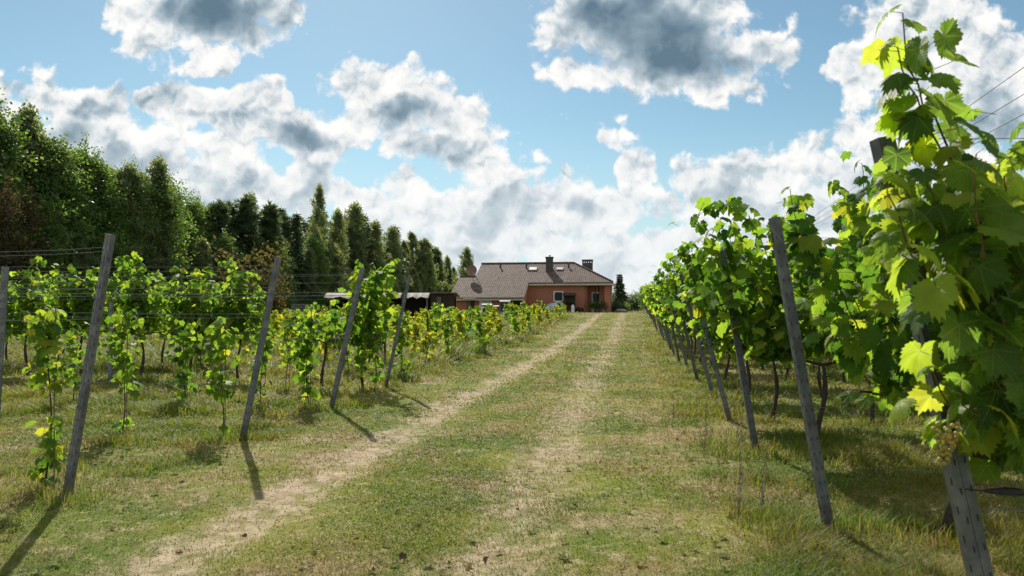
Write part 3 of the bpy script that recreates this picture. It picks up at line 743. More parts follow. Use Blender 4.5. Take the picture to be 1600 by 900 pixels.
# ------------------------------------------------------------------ vines on the right
# the nearest row: the tip of a row seen from two metres
def loc1(px, py, D, base): return at(px, py, D) - np.array(base)
b1 = (1.42, 2.72, float(gz(1.42, 2.72)))
ex = [[loc1(*q, b1) for q in s] for s in (
  [(1575,470,2.5),(1540,360,2.5),(1500,262,2.45),(1450,170,2.4),(1420,118,2.38),(1414,60,2.37),(1412,5,2.36)],
  [(1560,640,2.6),(1500,520,2.55),(1430,400,2.50),(1390,300,2.46),(1372,262,2.44)],
  [(1600,620,2.5),(1530,480,2.36),(1470,350,2.32),(1440,270,2.30)],
  [(1640,700,2.4),(1580,560,2.25),(1540,420,2.2),(1520,310,2.2),(1525,240,2.22)],
  [(1660,640,2.5),(1620,480,2.42),(1590,340,2.38),(1570,250,2.40)],
  [(1560,700,2.6),(1505,670,2.35),(1470,610,2.30),(1455,560,2.30)],
  [(1640,700,2.5),(1560,670,2.28),(1510,640,2.25),(1490,600,2.24)],
  [(1660,700,2.4),(1600,640,2.22),(1560,600,2.2),(1530,570,2.2)],
  [(1600,560,2.7),(1500,440,2.75),(1430,340,2.75),(1400,330,2.7)],
  [(1448,200,2.40),(1420,185,2.38),(1395,188,2.37)],
  [(1450,150,2.40),(1480,165,2.40),(1500,180,2.41)],
  [(1585,490,2.5),(1545,370,2.45),(1490,270,2.42),(1440,165,2.37),(1408,110,2.35),(1402,60,2.34)],
  [(1560,520,2.45),(1490,400,2.36),(1445,330,2.33),(1410,290,2.32),(1385,250,2.33)],
  [(1540,620,2.40),(1480,500,2.32),(1430,420,2.30),(1395,370,2.30)],
  [(1560,640,2.3),(1490,520,2.27),(1440,420,2.27),(1400,330,2.28),(1372,262,2.29)],
  [(1590,420,2.4),(1550,330,2.35),(1500,270,2.33),(1480,230,2.33)],
  [(1640,480,2.3),(1610,360,2.28),(1590,290,2.3),(1575,245,2.35)])]
vA = vine_parts(11, 'A', 'vine_leaf_near', -.36, .5, 2.0, -.27, 8, .106, .13, ex, 0, .7, 4, 1.0, clen=(.7,1.0))
e = add_vine(vA, b1); tag(e, 'grapevine closest to the camera, its long shoot rising above the nearest right post', 'grapevine', 'grapevines of the right rows')
for k, (px, py, D, sc) in enumerate(((1481,660,2.22,.78),(1575,640,2.5,1.),(1592,665,2.6,.9))):
    o = obj('grape_cluster', CL['near'], e); o.location = loc1(px, py, D, b1); o.scale = (sc,)*3; o.rotation_euler = (0, .1, k)
e = add_vine(vine_parts(12, 'A', 'vine_leaf_near', -.5, .6, 2.05, -.1, 9, .125, .17, (), 3), (2.55, 2.72, float(gz(2.55, 2.72))))
tag(e, 'grapevine behind the nearest one in the first right row, mostly beyond the right edge', 'grapevine', 'grapevines of the right rows')

def rel(pts, base): return [np.array(q) - np.array(base) for q in pts]
# second row
b2 = (2.05, 5.26, float(gz(2.05, 5.26)))
ex2 = [rel([at(*q) for q in s], b2) for s in (
  [(1330,560,5.1),(1285,450,5.05),(1255,380,5.0),(1240,330,5.0),(1235,285,4.98)],
  [(1340,520,5.2),(1300,420,5.15),(1262,370,5.1),(1212,352,5.05),(1190,372,5.0)],
  [(1380,500,5.2),(1350,380,5.2),(1320,310,5.2),(1300,290,5.2)],
  [(1420,560,5.0),(1380,420,5.0),(1350,320,5.0),(1345,250,5.0)],
  [(1360,600,4.9),(1320,540,4.85),(1290,500,4.8),(1275,480,4.8)])]
v2 = vine_parts(13, 'A', 'vine_leaf', -.55, .6, 2.15, -.08, 11, .118, .2, ex2, 2, .55, 3, .92)
e = add_vine(v2, b2); tag(e, 'leafy grapevine beside the second right post, standing on a thin dark trunk', 'grapevine', 'grapevines of the right rows')
e = add_vine(vine_parts(14, 'A', 'vine_leaf', -.55, .6, 2.15, 0, 12, .122, .2, (), 1, .55, 5), (3.15, 5.26, float(gz(3.15, 5.26))))
tag(e, 'leafy grapevine farther right in the second right row, behind the nearest vine', 'grapevine', 'grapevines of the right rows')

protoB = [vine_parts(20+k, 'B', 'vine_leaf', -.58, .58, 2.1, 0, 12, .12, .2, (), 1 if k % 2 else 0, .55, 3, .92) for k in range(4)]
endB = []
for k, ot in enumerate(([(.1,0,.9),(-.35,.02,1.6),(-.62,-.02,2.2),(-.85,-.05,2.45),(-1.12,-.02,2.42),(-1.28,0,2.26)],
                        [(.0,0,.9),(-.40,.02,1.5),(-.75,-.02,2.1),(-1.0,-.05,2.36),(-1.18,-.02,2.30),(-1.3,0,2.05)],
                        [(.1,0,.9),(-.45,.02,1.7),(-.72,-.02,2.2),(-.9,-.05,2.5)])):
    o2 = [(-.2,.1,.9),(-.5,.08,1.4),(-.72,.1,1.8),(-.95,.12,2.1),(-1.0,.1,2.3)]
    o3 = [(-.3,-.1,.9),(-.55,-.15,1.3),(-.68,-.2,1.7),(-.82,-.2,2.1)]
    o4 = [(-.45,-.10,.9),(-.74,-.13,1.25),(-.94,-.15,1.7),(-1.08,-.13,2.05),(-1.2,-.1,2.3)]
    o5 = [(-.55,-.02,.85),(-.86,.05,1.2),(-1.02,.05,1.6),(-1.16,.02,2.0)]
    endB.append(vine_parts(30+k, 'B', 'vine_leaf', -.68, .58, 2.15, -.14, 13, .122, .2, (ot, o2, o3, o4, o5), 2, .6, 3, .92))
protoC = [vine_parts(40+k, 'C', 'vine_leaf', -.58, .58, 2.1, 0, 10, .15, .2, (), 0, .5, 4) for k in range(3)]
endC = [vine_parts(50+k, 'C', 'vine_leaf', -.72, .58, 2.15, -.24, 13, .15, .22, ([(-.2,.1,.9),(-.6,.08,1.6),(-.85,.1,2.0),(-1.1,.12,2.25)],[(-.5,-.1,.8),(-.80,-.14,1.3),(-1.0,-.15,1.8),(-1.2,-.1,2.2)],[(-.6,-.02,.85),(-.9,-.1,1.3),(-1.1,-.12,1.75),(-1.2,-.08,2.0)]), 0, .5, 4) for k in range(3)]
rv = random.Random(5)
for i, Y in enumerate(R_Y):
    if i < 2: continue
    n = int((.5*Y-1.9)/1.1) + 2 if i < 6 else 5
    for k in range(max(2, min(n, 7))):
        X = 1.9 + 1.1*k + rv.uniform(-.08, .08)
        parts = (rv.choice(endB) if i > 3 else endB[i-2]) if k == 0 and i < 8 else rv.choice(endC) if k == 0 else rv.choice(protoB) if i < 7 else rv.choice(protoC)
        e = add_vine(parts, (X, Y+rv.uniform(-.06, .06), float(gz(X, Y))), 0 if k == 0 else rv.choice((0, PI)), 1 if k == 0 else rv.choice((1,-1)), 'pale', rv.uniform(.94, 1.06))
        if k == 0 and i < 6: lab = f'leafy grapevine arching over the {ORD[i]} leaning post along the right side'; grp = 'grapevines of the right rows'
        elif i < 6: lab = f'leafy grapevine inside the {ORD[i]} right row, behind its end vine'; grp = f'inner grapevines of the {ORD[i]} right row'
        elif k == 0: lab = 'distant grapevine at the track end of a right row, near the house'; grp = 'distant end grapevines right of the track'
        else: lab = 'distant grapevine deep inside the right rows, behind the end vines'; grp = 'distant inner grapevines right of the track'
        tag(e, lab, 'grapevine', grp)

# black tensioner on the nearest post's wire
g = G(); g.tube([(-.03,0,0),(.0,0,0),(.03,0,.002),(.075,0,.0),(.085,0,-.004)], [.006,.011,.014,.013,.008], 8); g.box(.01,-.018,-.004,.06,-.012,.006); g.tube([(-.09,0,.004),(-.03,0,0)], .0025, 5)
o = g.build('wire_tensioner', M['black_plastic'], smooth=False); o.location = at(1555, 768, 2.42); tag(o, 'black wire tensioner low beside the nearest right post', 'wire tensioner')

# ------------------------------------------------------------------ vines on the left
def young_parts(seed, lod, leafm, h=1.2, size=.085, gap=None, dens=1.7, bushy=.05, low=.12):
    rng = np.random.default_rng(seed); st = G(); lv = Leaves()
    z = np.linspace(-.05, h, 10); pts = np.stack([.03*np.sin(z*4+seed), .03*np.cos(z*5+seed), z], 1)
    st.tube(pts, np.linspace(.009, .003, 10), 5, 0)
    zz = low
    while zz < h+.02:
        if not (gap and gap[0] < zz < gap[1]):
            q = np.array([np.interp(zz, z, pts[:, 0]), np.interp(zz, z, pts[:, 1]), zz])
            lv.put(rng, q + rng.normal(0, bushy, 3)*np.array([1,1,.4]), rng.uniform(0, 2*PI), size*rng.uniform(.65, 1.2), size*rng.uniform(.5, 1.0))
        zz += .055/dens*rng.uniform(.5, 1.5)
    for _ in range(int(3*dens)):
        zb = rng.uniform(.45*h, h*.95); q = np.array([np.interp(zb, z, pts[:, 0]), np.interp(zb, z, pts[:, 1]), zb])
        c = cane(rng, q, (rng.normal(0,1), rng.normal(0,.5), .8), rng.uniform(.2,.4), 9, .1)
        st.tube(c, .0025, 3, 1, cap=False); dress(rng, lv, c, size*.95, .5, .05)
    sk = G(); sk.tube([(.035,.02,-.1),(.04,.015,h*.5),(.05,.02,h*1.05)], .0055, 5)
    return (st.data('stem', [M['vine_wood'], M['cane']], smooth=True), lv.mesh('foliage', lod, [M[leafm], M['petiole']], seed), sk.data('stake', M['stake']))
def add_young(parts, X, Y, label, group, s=1., rz=0.):
    e = empty('young_vine', (X, Y, float(gz(X, Y))), rz); e.scale = (s, s, s)
    obj('stem', parts[0], e); obj('foliage', parts[1], e); obj('stake', parts[2], e)
    tag(e, label, 'young vine', group); return e
def on_row(px, Y): return hit(px, HY, Y)[0]
YG = 'young vines of the near left rows'
add_young(young_parts(61, 'A', 'vine_leaf_young', 1.45, .075, (.58, .92), 4.2, .035, .04), on_row(76, 5.45), 5.45, 'young vine with a leafy foot left of the nearest left post', YG)
add_young(young_parts(62, 'B', 'vine_leaf_young', 1.35, .085, (.12, .45), 3.2, .05, .02), on_row(192, 7.9), 7.9, 'thin young vine just right of the nearest left post, shrub at its foot', YG)
add_young(young_parts(63, 'B', 'vine_leaf_young', 1.35, .09, (.08, .45), 3.2, .07, .03), on_row(346, 7.95), 7.95, 'young vine with two bare stems left of the second left post', YG)
add_young(young_parts(64, 'B', 'vine_leaf', 1.25, .095, None, 3.4, .09, .2), on_row(288, 10.4), 10.4, 'bushy young vine midway between the first and second left posts', YG)
add_young(young_parts(65, 'B', 'vine_leaf', 1.35, .09, None, 3.6, .06, .1), on_row(481, 10.5), 10.5, 'dark green young vine left of the third left post', YG)
add_young(young_parts(66, 'B', 'vine_leaf_young', 1.2, .09, None, 2., .06, .1), on_row(410, 10.4), 10.4, 'pale young vine right behind the second left post', YG)
add_young(young_parts(67, 'B', 'vine_leaf_young', 1.25, .09, (.05,.4), 2., .06, .1), on_row(449, 13.0), 13.0, 'young vine with a bare foot between the second and third left posts', YG)
add_young(young_parts(68, 'B', 'vine_leaf_young', 1.2, .09, None, 2., .06, .2), on_row(115, 10.4), 10.4, 'young vine left of the nearest left post, in front of old vines', YG)
add_young(young_parts(69, 'B', 'vine_leaf', 1.1, .09, None, 2.2, .05, .1), on_row(585, 12.9), 12.9, 'young vine full of dark leaves between third and fourth left posts', YG)

oldv = []
for k in range(4):
    q = random.Random(k+3); pl = []
    for j in range((3,4,3,4)[k]):
        x = (j-1.4)*.16+(.12,-.1,.2,0)[k]; hh = (2.3,2.05,2.42,2.15)[k]*q.uniform(.86,1.03)
        pl.append([(x*.5,0,.86),(x+q.uniform(-.1,.1),q.uniform(-.12,.12),.86+(hh-.86)*.5),(x+q.uniform(-.15,.15),q.uniform(-.12,.12),hh),(x+q.uniform(-.3,.3),0,hh-.03)])
    oldv.append(vine_parts(70+k, 'B', 'vine_leaf', -.55, .55, 2.3, 0, 11, .122, .16, pl, 0, .95, 5, .86, clen=(.6,1.3)))
LG = 'old grapevines of the left rows'
def add_old(px, Y, lab, k, s=1., fl=1, grp=LG):
    X = on_row(px, Y); e = add_vine(oldv[k % 4], (X, Y, float(gz(X, Y))), 0, fl, 'black', s); tag(e, lab, 'grapevine', grp)
add_old(42, 14.2, 'old grapevine at the left edge with a dark upright trunk', 0, 1.08)
add_old(128, 14.2, 'old grapevine with a slanted trunk left of the nearest left post', 1, 1.12)
add_old(220, 14.4, 'old bushy grapevine just right of the nearest left post', 2, 1.12, -1)
add_old(300, 14.2, 'old grapevine halfway between the first and second left posts', 3, 1.08)
add_old(372, 14.2, 'old grapevine with yellow shoots left of the second left post', 0, 1.06, -1)
add_old(-30, 14.2, 'old grapevine cut by the left edge of the photo', 2, 1.05)
for k, px in enumerate((12, 90, 190, 255, 330)):
    add_old(px, 16.6, 'old grapevine in the back left row, behind the other old vines', k+1, 1.0, (-1)**k, 'old grapevines of the back left row')
rowX = L_P[3][0]
v4 = vine_parts(78, 'B', 'vine_leaf', -.35, .25, 2.05, .12, 6, .125, .14, ([(0,0,.8),(.1,.05,1.4),(.25,0,2.0),(.50,0,2.25),(.62,0,2.35)],[(-.1,0,.8),(-.2,0,1.5),(0,0,1.95),(.3,0,2.08)],[(.05,-.05,.8),(.0,-.15,.55),(.02,-.16,.25)]), 0, .5, 4)
X = rowX-.42; e = add_vine(v4, (X, 13.05, float(gz(X, 13.05)))); tag(e, 'grapevine with dark grapes climbing the fourth left post', 'grapevine', LG)
for q in ((-.45,-.12,.98),(-.36,-.1,.95),(.28,-.12,1.0),(.36,-.1,.94),(-.28,-.14,1.0)):
    o = obj('grape_cluster', CL['black'], e); o.location = q; o.scale = (1.25,)*3
X = on_row(507, 13.0); v5 = vine_parts(79, 'B', 'vine_leaf', -.4, .3, 1.5, 0, 5, .115, .16, (), 0, .5, 3, .9, clen=(.5,.85))
e = add_vine(v5, (X, 13.0, float(gz(X, 13.0))), 0, 1, 'black'); tag(e, 'low grapevine on a bare crooked trunk left of the third left post', 'grapevine', LG)
for q in ((.32,-.1,.9),(.25,-.12,.95)):
    o = obj('grape_cluster', CL['black'], e); o.location = q; o.scale = (1.2,)*3

# the yellowing young rows up to the house
yB = [young_parts(80+k, 'B', ('vine_leaf_yellow','vine_leaf_young','vine_leaf_yellow','vine_leaf')[k], (1.15,1.3,1.0,1.25)[k], .10, None, 3.4, .10, .12) for k in range(4)]
yC = []
for k in range(5):
    st, fo, sk = young_parts(90+k, 'C', ('vine_leaf_yellow','vine_leaf_young','vine_leaf_yellow','vine_leaf_yellow','vine_leaf')[k], (1.1,1.3,1.0,1.2,1.25)[k], .115, None, 3.2, .10, .10)
    yC.append((st, fo, sk))
ry = random.Random(12); cnt = 0
Y = 15.6
while Y < 61:
    X = -5.0 + ry.uniform(-.2, .2)
    lim = -.66*Y
    while X > lim:
        if ry.random() < (.93 if Y < 32 else .72 if X > -.45*Y else .42):
            s = ry.uniform(.78, 1.12)*(1 if Y < 40 else .82)
            if Y < 24:
                add_young(ry.choice(yB), X, Y+ry.uniform(-.15,.15), 'yellowing young vine on a stake in the middle left rows', 'yellowing young vines of the middle left rows', s, ry.uniform(0, 6))
            else:
                st, fo, sk = ry.choice(yC)
                o = obj('young_vine', fo); o.location = (X, Y, float(gz(X, Y))); o.scale = (s,)*3; o.rotation_euler = (0, 0, ry.uniform(0, 6))
                tag(o, 'small yellow green young vine far up the left rows', 'young vine', 'small young vines of the far left rows')
                cnt += 1
        X -= 1.15 + ry.uniform(-.15, .3)
    Y += PITCH
for px, Yp in ((827, 44), (668, 24), (722, 30), (601, 18)):
    X = on_row(px, Yp); o = obj('vine_stake', None); bpy.data.objects.remove(o)
    g = G(); g.tube([(0,0,-.2),(.01,0,.6),(.0,0,1.25)], .03, 6); o = g.build('wooden_stake', M['dark_wood']); o.location = (X, Yp, float(gz(X, Yp)))
    tag(o, 'short dark wooden stake among the young vines of the left rows', 'stake', 'dark stakes among the young vines')

# dry weeds at the right edge of the track
rw = np.random.default_rng(6)
for k, (px, py, D, h) in enumerate(((1152,820,5.1,.62),(1190,790,5.5,.5),(1100,700,7.7,.5),(1160,690,7.9,.6),(1052,655,9.8,.4))):
    b = at(px, py, D); g = G()
    for q in range(4):
        c = cane(rw, (0,0,-.02), (rw.normal(0,.12), rw.normal(0,.12), 1), h*rw.uniform(.6,1.1), 9, .05, step=.05)
        g.tube(c, np.linspace(.0035,.0015,len(c)), 3, 0, cap=False)
        for j in range(2, len(c), 2):
            g.ball(c[j]+rw.normal(0,.012,3), .006, 4, 3, 0, (1,1,1.8))
    o = g.build('dry_weed', M['stake']); o.location = (b[0], b[1], float(gz(b[0], b[1])))
    tag(o, 'thin dry weed standing in the grass beside the right posts', 'weed', 'dry weeds along the right posts')

# ------------------------------------------------------------------ trees
LEAFQ = (np.array([(0,-.5,0),(.36,0,.07),(0,.55,0),(-.36,0,.07)], float), np.array([(0,1,2,3)]))
NEEDQ = (np.array([(-.11,0,0),(.11,0,0),(.05,1,-.08),(-.05,1,-.08)], float), np.array([(0,1,2,3)]))
def scatter(g, rng, P, size, tpl=LEAFQ, up=.5, dirs=None, mi=0):
    P = np.asarray(P, float); n = len(P)
    N = norm(rng.normal(0, 1, (n, 3)) + np.array([0, 0, up]))
    T = norm(rng.normal(0, 1, (n, 3)) + np.array([0, 0, -.4])) if dirs is None else norm(dirs + rng.normal(0, .35, (n, 3)))
    N = norm(N - T*(N*T).sum(1)[:, None]); X = np.cross(T, N); S = (size*rng.uniform(.6, 1.3, n))[:, None]
    return g.inst(tpl[0], tpl[1], P, X*S, T*S, N*S, mi)
def trunk_pts(rng, h, bend=.15, n=9):
    z = np.linspace(0, h, n); x = np.cumsum(rng.normal(0, bend, n))*z/h; y = np.cumsum(rng.normal(0, bend, n))*z/h
    return np.stack([x, y, z - .15*(z == 0)], 1)
def limb(rng, tp, zb, az, L, rise, droop, n=6):
    b = np.array([np.interp(zb, tp[:, 2], tp[:, 0]), np.interp(zb, tp[:, 2], tp[:, 1]), zb])
    q = np.linspace(0, 1, n); o = np.array([math.cos(az), math.sin(az)])
    pts = np.zeros((n, 3)); pts[:, :2] = b[:2] + o*L*q[:, None] + np.cumsum(rng.normal(0, .03*L, (n, 2)), 0); pts[:, 2] = b[2] + rise*L*q - droop*L*q*q
    return pts
def broad_tree(seed, H=10, R=2.2, leafm='alder_leaf', n_l=38, per=58, size=.16, narrow=1.0, base=.06):
    rng = np.random.default_rng(seed); tr = G(); cr = G(); tp = trunk_pts(rng, H*.97, .1)
    tr.tube(tp, np.linspace(.16, .02, len(tp)), 7)
    for i in range(n_l):
        f = base + (1-base)*(i+rng.uniform(.2,.8))/n_l; zb = f*H*.95
        prof = (math.sin(min(1, (f+.12)/.5)*PI/2) if f < .36 else (1-((f-.36)/.66)**1.45)**.85)
        L = max(.35, R*narrow*prof*rng.uniform(.65, 1.2)); az = i*2.4+rng.normal(0,.4)
        pts = limb(rng, tp, zb, az, L, rng.uniform(.35,.85), rng.uniform(.1,.35)); tr.tube(pts, np.linspace(.04, .008, 6), 4, 0, cap=False)
        for k in range(6):
            q = rng.uniform(.3, 1.05); c = np.array([np.interp(q, np.linspace(0,1,6), pts[:, a]) for a in range(3)]) + rng.normal(0, .22, 3)
            m = int(per*rng.uniform(.4, 1.5)); sp = rng.uniform(.16,.36)
            scatter(cr, rng, c + rng.normal(0, 1, (m, 3))*np.array([sp*1.2, sp*1.2, sp*.75]), size)
    top = tp[-1]; scatter(cr, rng, top + rng.normal(0, 1, (per*3, 3))*np.array([.14,.14,.5]), size)
    return tr.data('trunk', M['bark'], True), cr.data('crown', M[leafm])
def birch_tree(seed, H=10, R=1.5, per=30, n_l=40, size=.13, wind=.25, leafm='birch_leaf'):
    rng = np.random.default_rng(seed); tr = G(); cr = G(); tp = trunk_pts(rng, H, .09)
    tr.tube(tp, np.linspace(.12, .012, len(tp)), 7)
    for i in range(n_l):
        f = .10+.88*(i+rng.uniform(0,1))/n_l; zb = f*H; L = max(.25, R*(1-f)**.6*rng.uniform(.6,1.25)*(.6 if f < .2 else 1)); az = i*2.4+rng.normal(0,.5)
        pts = limb(rng, tp, zb, az, L, rng.uniform(.8,1.3), rng.uniform(.4,.9)); tr.tube(pts, np.linspace(.022,.005,6), 4, 0, cap=False)
        for k in range(6):
            q = rng.uniform(.2, 1.); c = np.array([np.interp(q, np.linspace(0,1,6), pts[:, a]) for a in range(3)])
            ln = rng.uniform(.3, .9); m = int(per*rng.uniform(.6,1.4)); s = rng.random(m)
            P = c + np.stack([wind*ln*s, wind*.3*ln*s, -ln*s], 1) + rng.normal(0, .12, (m, 3))
            scatter(cr, rng, P, size, dirs=np.tile([wind, 0, -1.], (m, 1)))
    return tr.data('trunk', M['birch_bark'], True), cr.data('crown', M[leafm])
def pine_tree(seed, H=10, R=1.7, n_w=17, size=.34):
    rng = np.random.default_rng(seed); tr = G(); cr = G(); tp = trunk_pts(rng, H*.98, .05)
    tr.tube(tp, np.linspace(.15, .02, len(tp)), 7)
    for w in range(n_w):
        f = .12+.86*w/n_w; zb = f*H; nb = rng.integers(4, 7)
        for b in range(nb):
            L = max(.2, R*(1.05-f)**.75*rng.uniform(.6,1.2)); az = b*2*PI/nb+rng.uniform(0,1.2)
            pts = limb(rng, tp, zb, az, L, rng.uniform(.35,.8), .12); tr.tube(pts, np.linspace(.025,.007,6), 4, 0, cap=False)
            for k in range(5):
                q = rng.uniform(.3, 1.0); c = np.array([np.interp(q, np.linspace(0,1,6), pts[:, a]) for a in range(3)]) + rng.normal(0, .12, 3)
                m = 26; d = norm(rng.normal(0, 1, (m, 3)) + np.array([math.cos(az)*.6, math.sin(az)*.6, .9]))
                scatter(cr, rng, c + d*rng.uniform(0,.22,(m,1)), size*.75, NEEDQ, dirs=d)
    m = 60; d = norm(rng.normal(0,.5,(m,3))+np.array([0,0,1.])); scatter(cr, rng, tp[-1]+d*rng.uniform(-.5,.2,(m,1)), size*.8, NEEDQ, dirs=d)
    return tr.data('trunk', M['bark'], True), cr.data('crown', M['needle'])
def spruce_tree(seed, H=10, R=1.5, n_w=26, size=.26, sparse=1.):
    rng = np.random.default_rng(seed); tr = G(); cr = G(); tp = trunk_pts(rng, H*.99, .03)
    tr.tube(tp, np.linspace(.13, .012, len(tp)), 7)
    for w in range(n_w):
        f = .04+.94*w/n_w; zb = f*H
        for b in range(6):
            L = max(.14, R*(1.02-f)**.85*rng.uniform(.6,1.2)); az = b*PI/3+rng.uniform(0,1)
            pts = limb(rng, tp, zb, az, L, .15, .45); pts[-2:, 2] += .06*L; tr.tube(pts, np.linspace(.016,.004,6), 3, 0, cap=False)
            m = int(26*max(.4, L)*sparse)+4; q = rng.uniform(.15, 1.05, m); c = np.stack([np.interp(q, np.linspace(0,1,6), pts[:, a]) for a in range(3)], 1)
            d = np.stack([math.cos(az)+rng.normal(0,.8,m), math.sin(az)+rng.normal(0,.8,m), -.35+rng.normal(0,.25,m)], 1)
            scatter(cr, rng, c+rng.normal(0,.05,(m,3)), size, NEEDQ, up=1., dirs=d)
    return tr.data('trunk', M['bark'], True), cr.data('crown', M['needle'])
def shrub(seed, H=1.5, R=1.0, leafm='alder_leaf', n=900, size=.10, narrow=False):
    rng = np.random.default_rng(seed); tr = G(); cr = G()
    for i in range(9):
        az = rng.uniform(0, 2*PI); c = np.array([(0,0,-.05),(math.cos(az)*R*.3, math.sin(az)*R*.3, H*.45),(math.cos(az)*R*.65, math.sin(az)*R*.65, H*rng.uniform(.7,.95))])
        tr.tube(c, [.02,.014,.006], 4, 0, cap=False)
        for k in range(8):
            q = rng.uniform(.15, 1); p = c[0]*(1-q)**2+2*q*(1-q)*c[1]+q*q*c[2]
            scatter(cr, rng, p + rng.normal(0, 1, (n//72, 3))*R*.2, size)
    return tr.data('stem', M['bark'], True), cr.data('crown', M[leafm])

TP = {'broad': [broad_tree(1, R=1.9), broad_tree(2, R=2.1, n_l=32), broad_tree(3, R=1.6, size=.15, n_l=42)],
      'birch': [birch_tree(4, R=2.2, per=46, n_l=54), birch_tree(5, R=1.9, per=52, n_l=50), birch_tree(6, R=2.0, per=40, n_l=46, wind=.45)],
      'pine': [pine_tree(7), pine_tree(8, R=2.0)],
      'spruce': [spruce_tree(9, R=1.7, sparse=2.6, n_w=30), spruce_tree(10, R=1.5, sparse=2.4, n_w=34)],
      'dead': [broad_tree(11, R=1.3, leafm='dead_leaf', n_l=26, per=26, size=.13, base=.15)]}
NAME = {'broad': ('broadleaf_tree', 'full mid green broadleaf tree in the forest edge on the left', 'broadleaf trees of the forest edge'),
        'birch': ('birch_tree', 'slender grey green birch in the forest edge behind the shed', 'birches of the forest edge'),
        'pine': ('pine_tree', 'dark pine with tufted top in the middle of the forest edge', 'pines of the forest edge'),
        'spruce': ('spruce_tree', 'narrow dark spruce in the forest edge left of the house', 'spruces of the forest edge'),
        'dead': ('dead_tree', 'reddish brown withered tree in front of the green forest edge', 'withered brown trees of the forest edge')}
rt = random.Random(21)
def add_tree(kind, X, Y, h, label=None, group=None, wide=1., k=None, own=False):
    tr, cr = TP[kind][rt.randrange(len(TP[kind])) if k is None else k]; nm, lab, grp = NAME[kind]
    e = empty(nm, (X, Y, float(gz(X, Y))-.05), rt.uniform(-.5, .5) if kind == 'birch' else rt.uniform(0, 2*PI)); s = h/10.; q = rt.uniform(.84, 1.22); e.scale = (s*wide*q, s*wide*q, s)
    obj('trunk', tr, e); obj('crown', cr, e); tag(e, label or lab, 'tree', None if own else (group or grp)); return e
def edge_pt(px, X):
    u = (px-CX)/F_PX; Y = X*(cs+u*sn)/(-sn+u*cs); return Y, Y/(cs+u*sn)
FRONT = []
front = [(-40,175,'broad'),(2,168,'broad'),(33,156,'birch'),(52,185,'broad'),(72,214,'broad'),(93,224,'broad'),(115,236,'broad'),(136,228,'broad'),(155,246,'broad'),(171,243,'birch'),(198,251,'birch'),(215,256,'broad'),(230,241,'birch'),(249,275,'broad'),
  (268,288,'broad'),(288,290,'broad'),(312,312,'broad'),(335,313,'pine'),(357,315,'pine'),(372,322,'broad'),(386,305,'pine'),(406,325,'pine'),(424,316,'pine'),(444,318,'pine'),(464,328,'spruce'),(491,285,'birch'),(505,325,'spruce'),(518,322,'birch'),(541,314,'birch'),(553,317,'birch'),
  (566,330,'spruce'),(574,328,'birch'),(587,340,'spruce'),(602,345,'birch'),(619,348,'spruce'),(632,360,'birch'),(645,360,'birch'),(656,363,'spruce'),(664,370,'birch'),(673,375,'spruce'),(680,384,'birch'),(686,388,'spruce'),(694,398,'birch'),(701,408,'spruce'),(709,416,'birch')]
for px, py, kd in front:
    X = -36 + rt.uniform(-1.2, 1.2); Y, D = edge_pt(px, X); z0 = float(gz(X, Y)); h = (EYE + (HY-py)/F_PX*D - z0)*(rt.uniform(.89,.99) if FRONT and len(FRONT) % 2 and px not in (33,136,335,386,491) else 1.); FRONT.append((Y, h))
    if px == 33: add_tree(kd, X, Y, h, 'tallest leafy birch of the forest, near the left edge of the photo', own=True, wide=1.2, k=0)
    elif px == 491: add_tree(kd, X, Y, h, 'lone tall birch leaning in the wind, topping the middle of the forest', own=True, wide=.85, k=2)
    else: add_tree(kd, X, Y, h, wide={'broad':.98,'birch':1.3,'pine':1.3,'spruce':1.35}[kd])
FY = [a for a, b in sorted(FRONT)]; FH = [b for a, b in sorted(FRONT)]
for px, py, X in ((6, 285, -32.5), (48, 300, -32.8), (-25, 280, -32.6)):
    Y, D = edge_pt(px, X); add_tree('dead', X, Y, EYE + (HY-py)/F_PX*D - float(gz(X, Y)))
# younger trees pushing out of the edge
for q in range(26):
    Y = 34 + q*3.9 + rt.uniform(-1.5, 1.5); kd = rt.choice(('broad','broad','birch')) if Y < 62 else rt.choice(('birch','birch','spruce','broad'))
    add_tree(kd, -34.2+rt.uniform(-.9,.9), Y, rt.uniform(.45,.72)*float(np.interp(Y, FY, FH)), 'lower young tree pushing out in front of the tall forest trees', 'young trees along the front of the forest', 1.25)
# ranks behind the edge close the view through the trunks
for rank, Xr in enumerate((-39.5, -43.5, -48)):
    Y = 30 + rank
    while Y < 150:
        px_like = Y
        kd = rt.choice(('broad','broad','pine')) if Y < 62 else rt.choice(('pine','spruce','birch','spruce'))
        nm, lab, grp = NAME[kd]
        add_tree(kd, Xr+rt.uniform(-1,1), Y, rt.uniform(.85,.96)*float(np.interp(Y, FY, FH)), 'dark tree standing behind the front trees of the forest edge', 'trees deeper inside the forest', 1.35)
        Y += 4.2 + rt.uniform(-.8, .8)
SH = [shrub(1, 2.6, 1.6, 'alder_leaf', 2600, .15), shrub(2, 2.2, 1.5, 'needle', 2600, .15), shrub(3, 2.6, 1.3, 'shrub_leaf', 1800, .13)]
def add_shrub(k, X, Y, s, label, group=None, nm='shrub', sz=1.):
    e = empty(nm, (X, Y, float(gz(X, Y))-.03), rt.uniform(0, 6)); e.scale = (s, s, s*sz); obj('stem', SH[k][0], e); obj('crown', SH[k][1], e); tag(e, label, 'shrub', group); return e
Y = 31
while Y < 140:
    add_shrub(0 if Y < 70 else rt.choice((0,1)), -34.6+rt.uniform(-.8,.8), Y, rt.uniform(.9,1.5), 'dark shrub at the foot of the forest trees', 'shrubs along the foot of the forest'); Y += 2.6
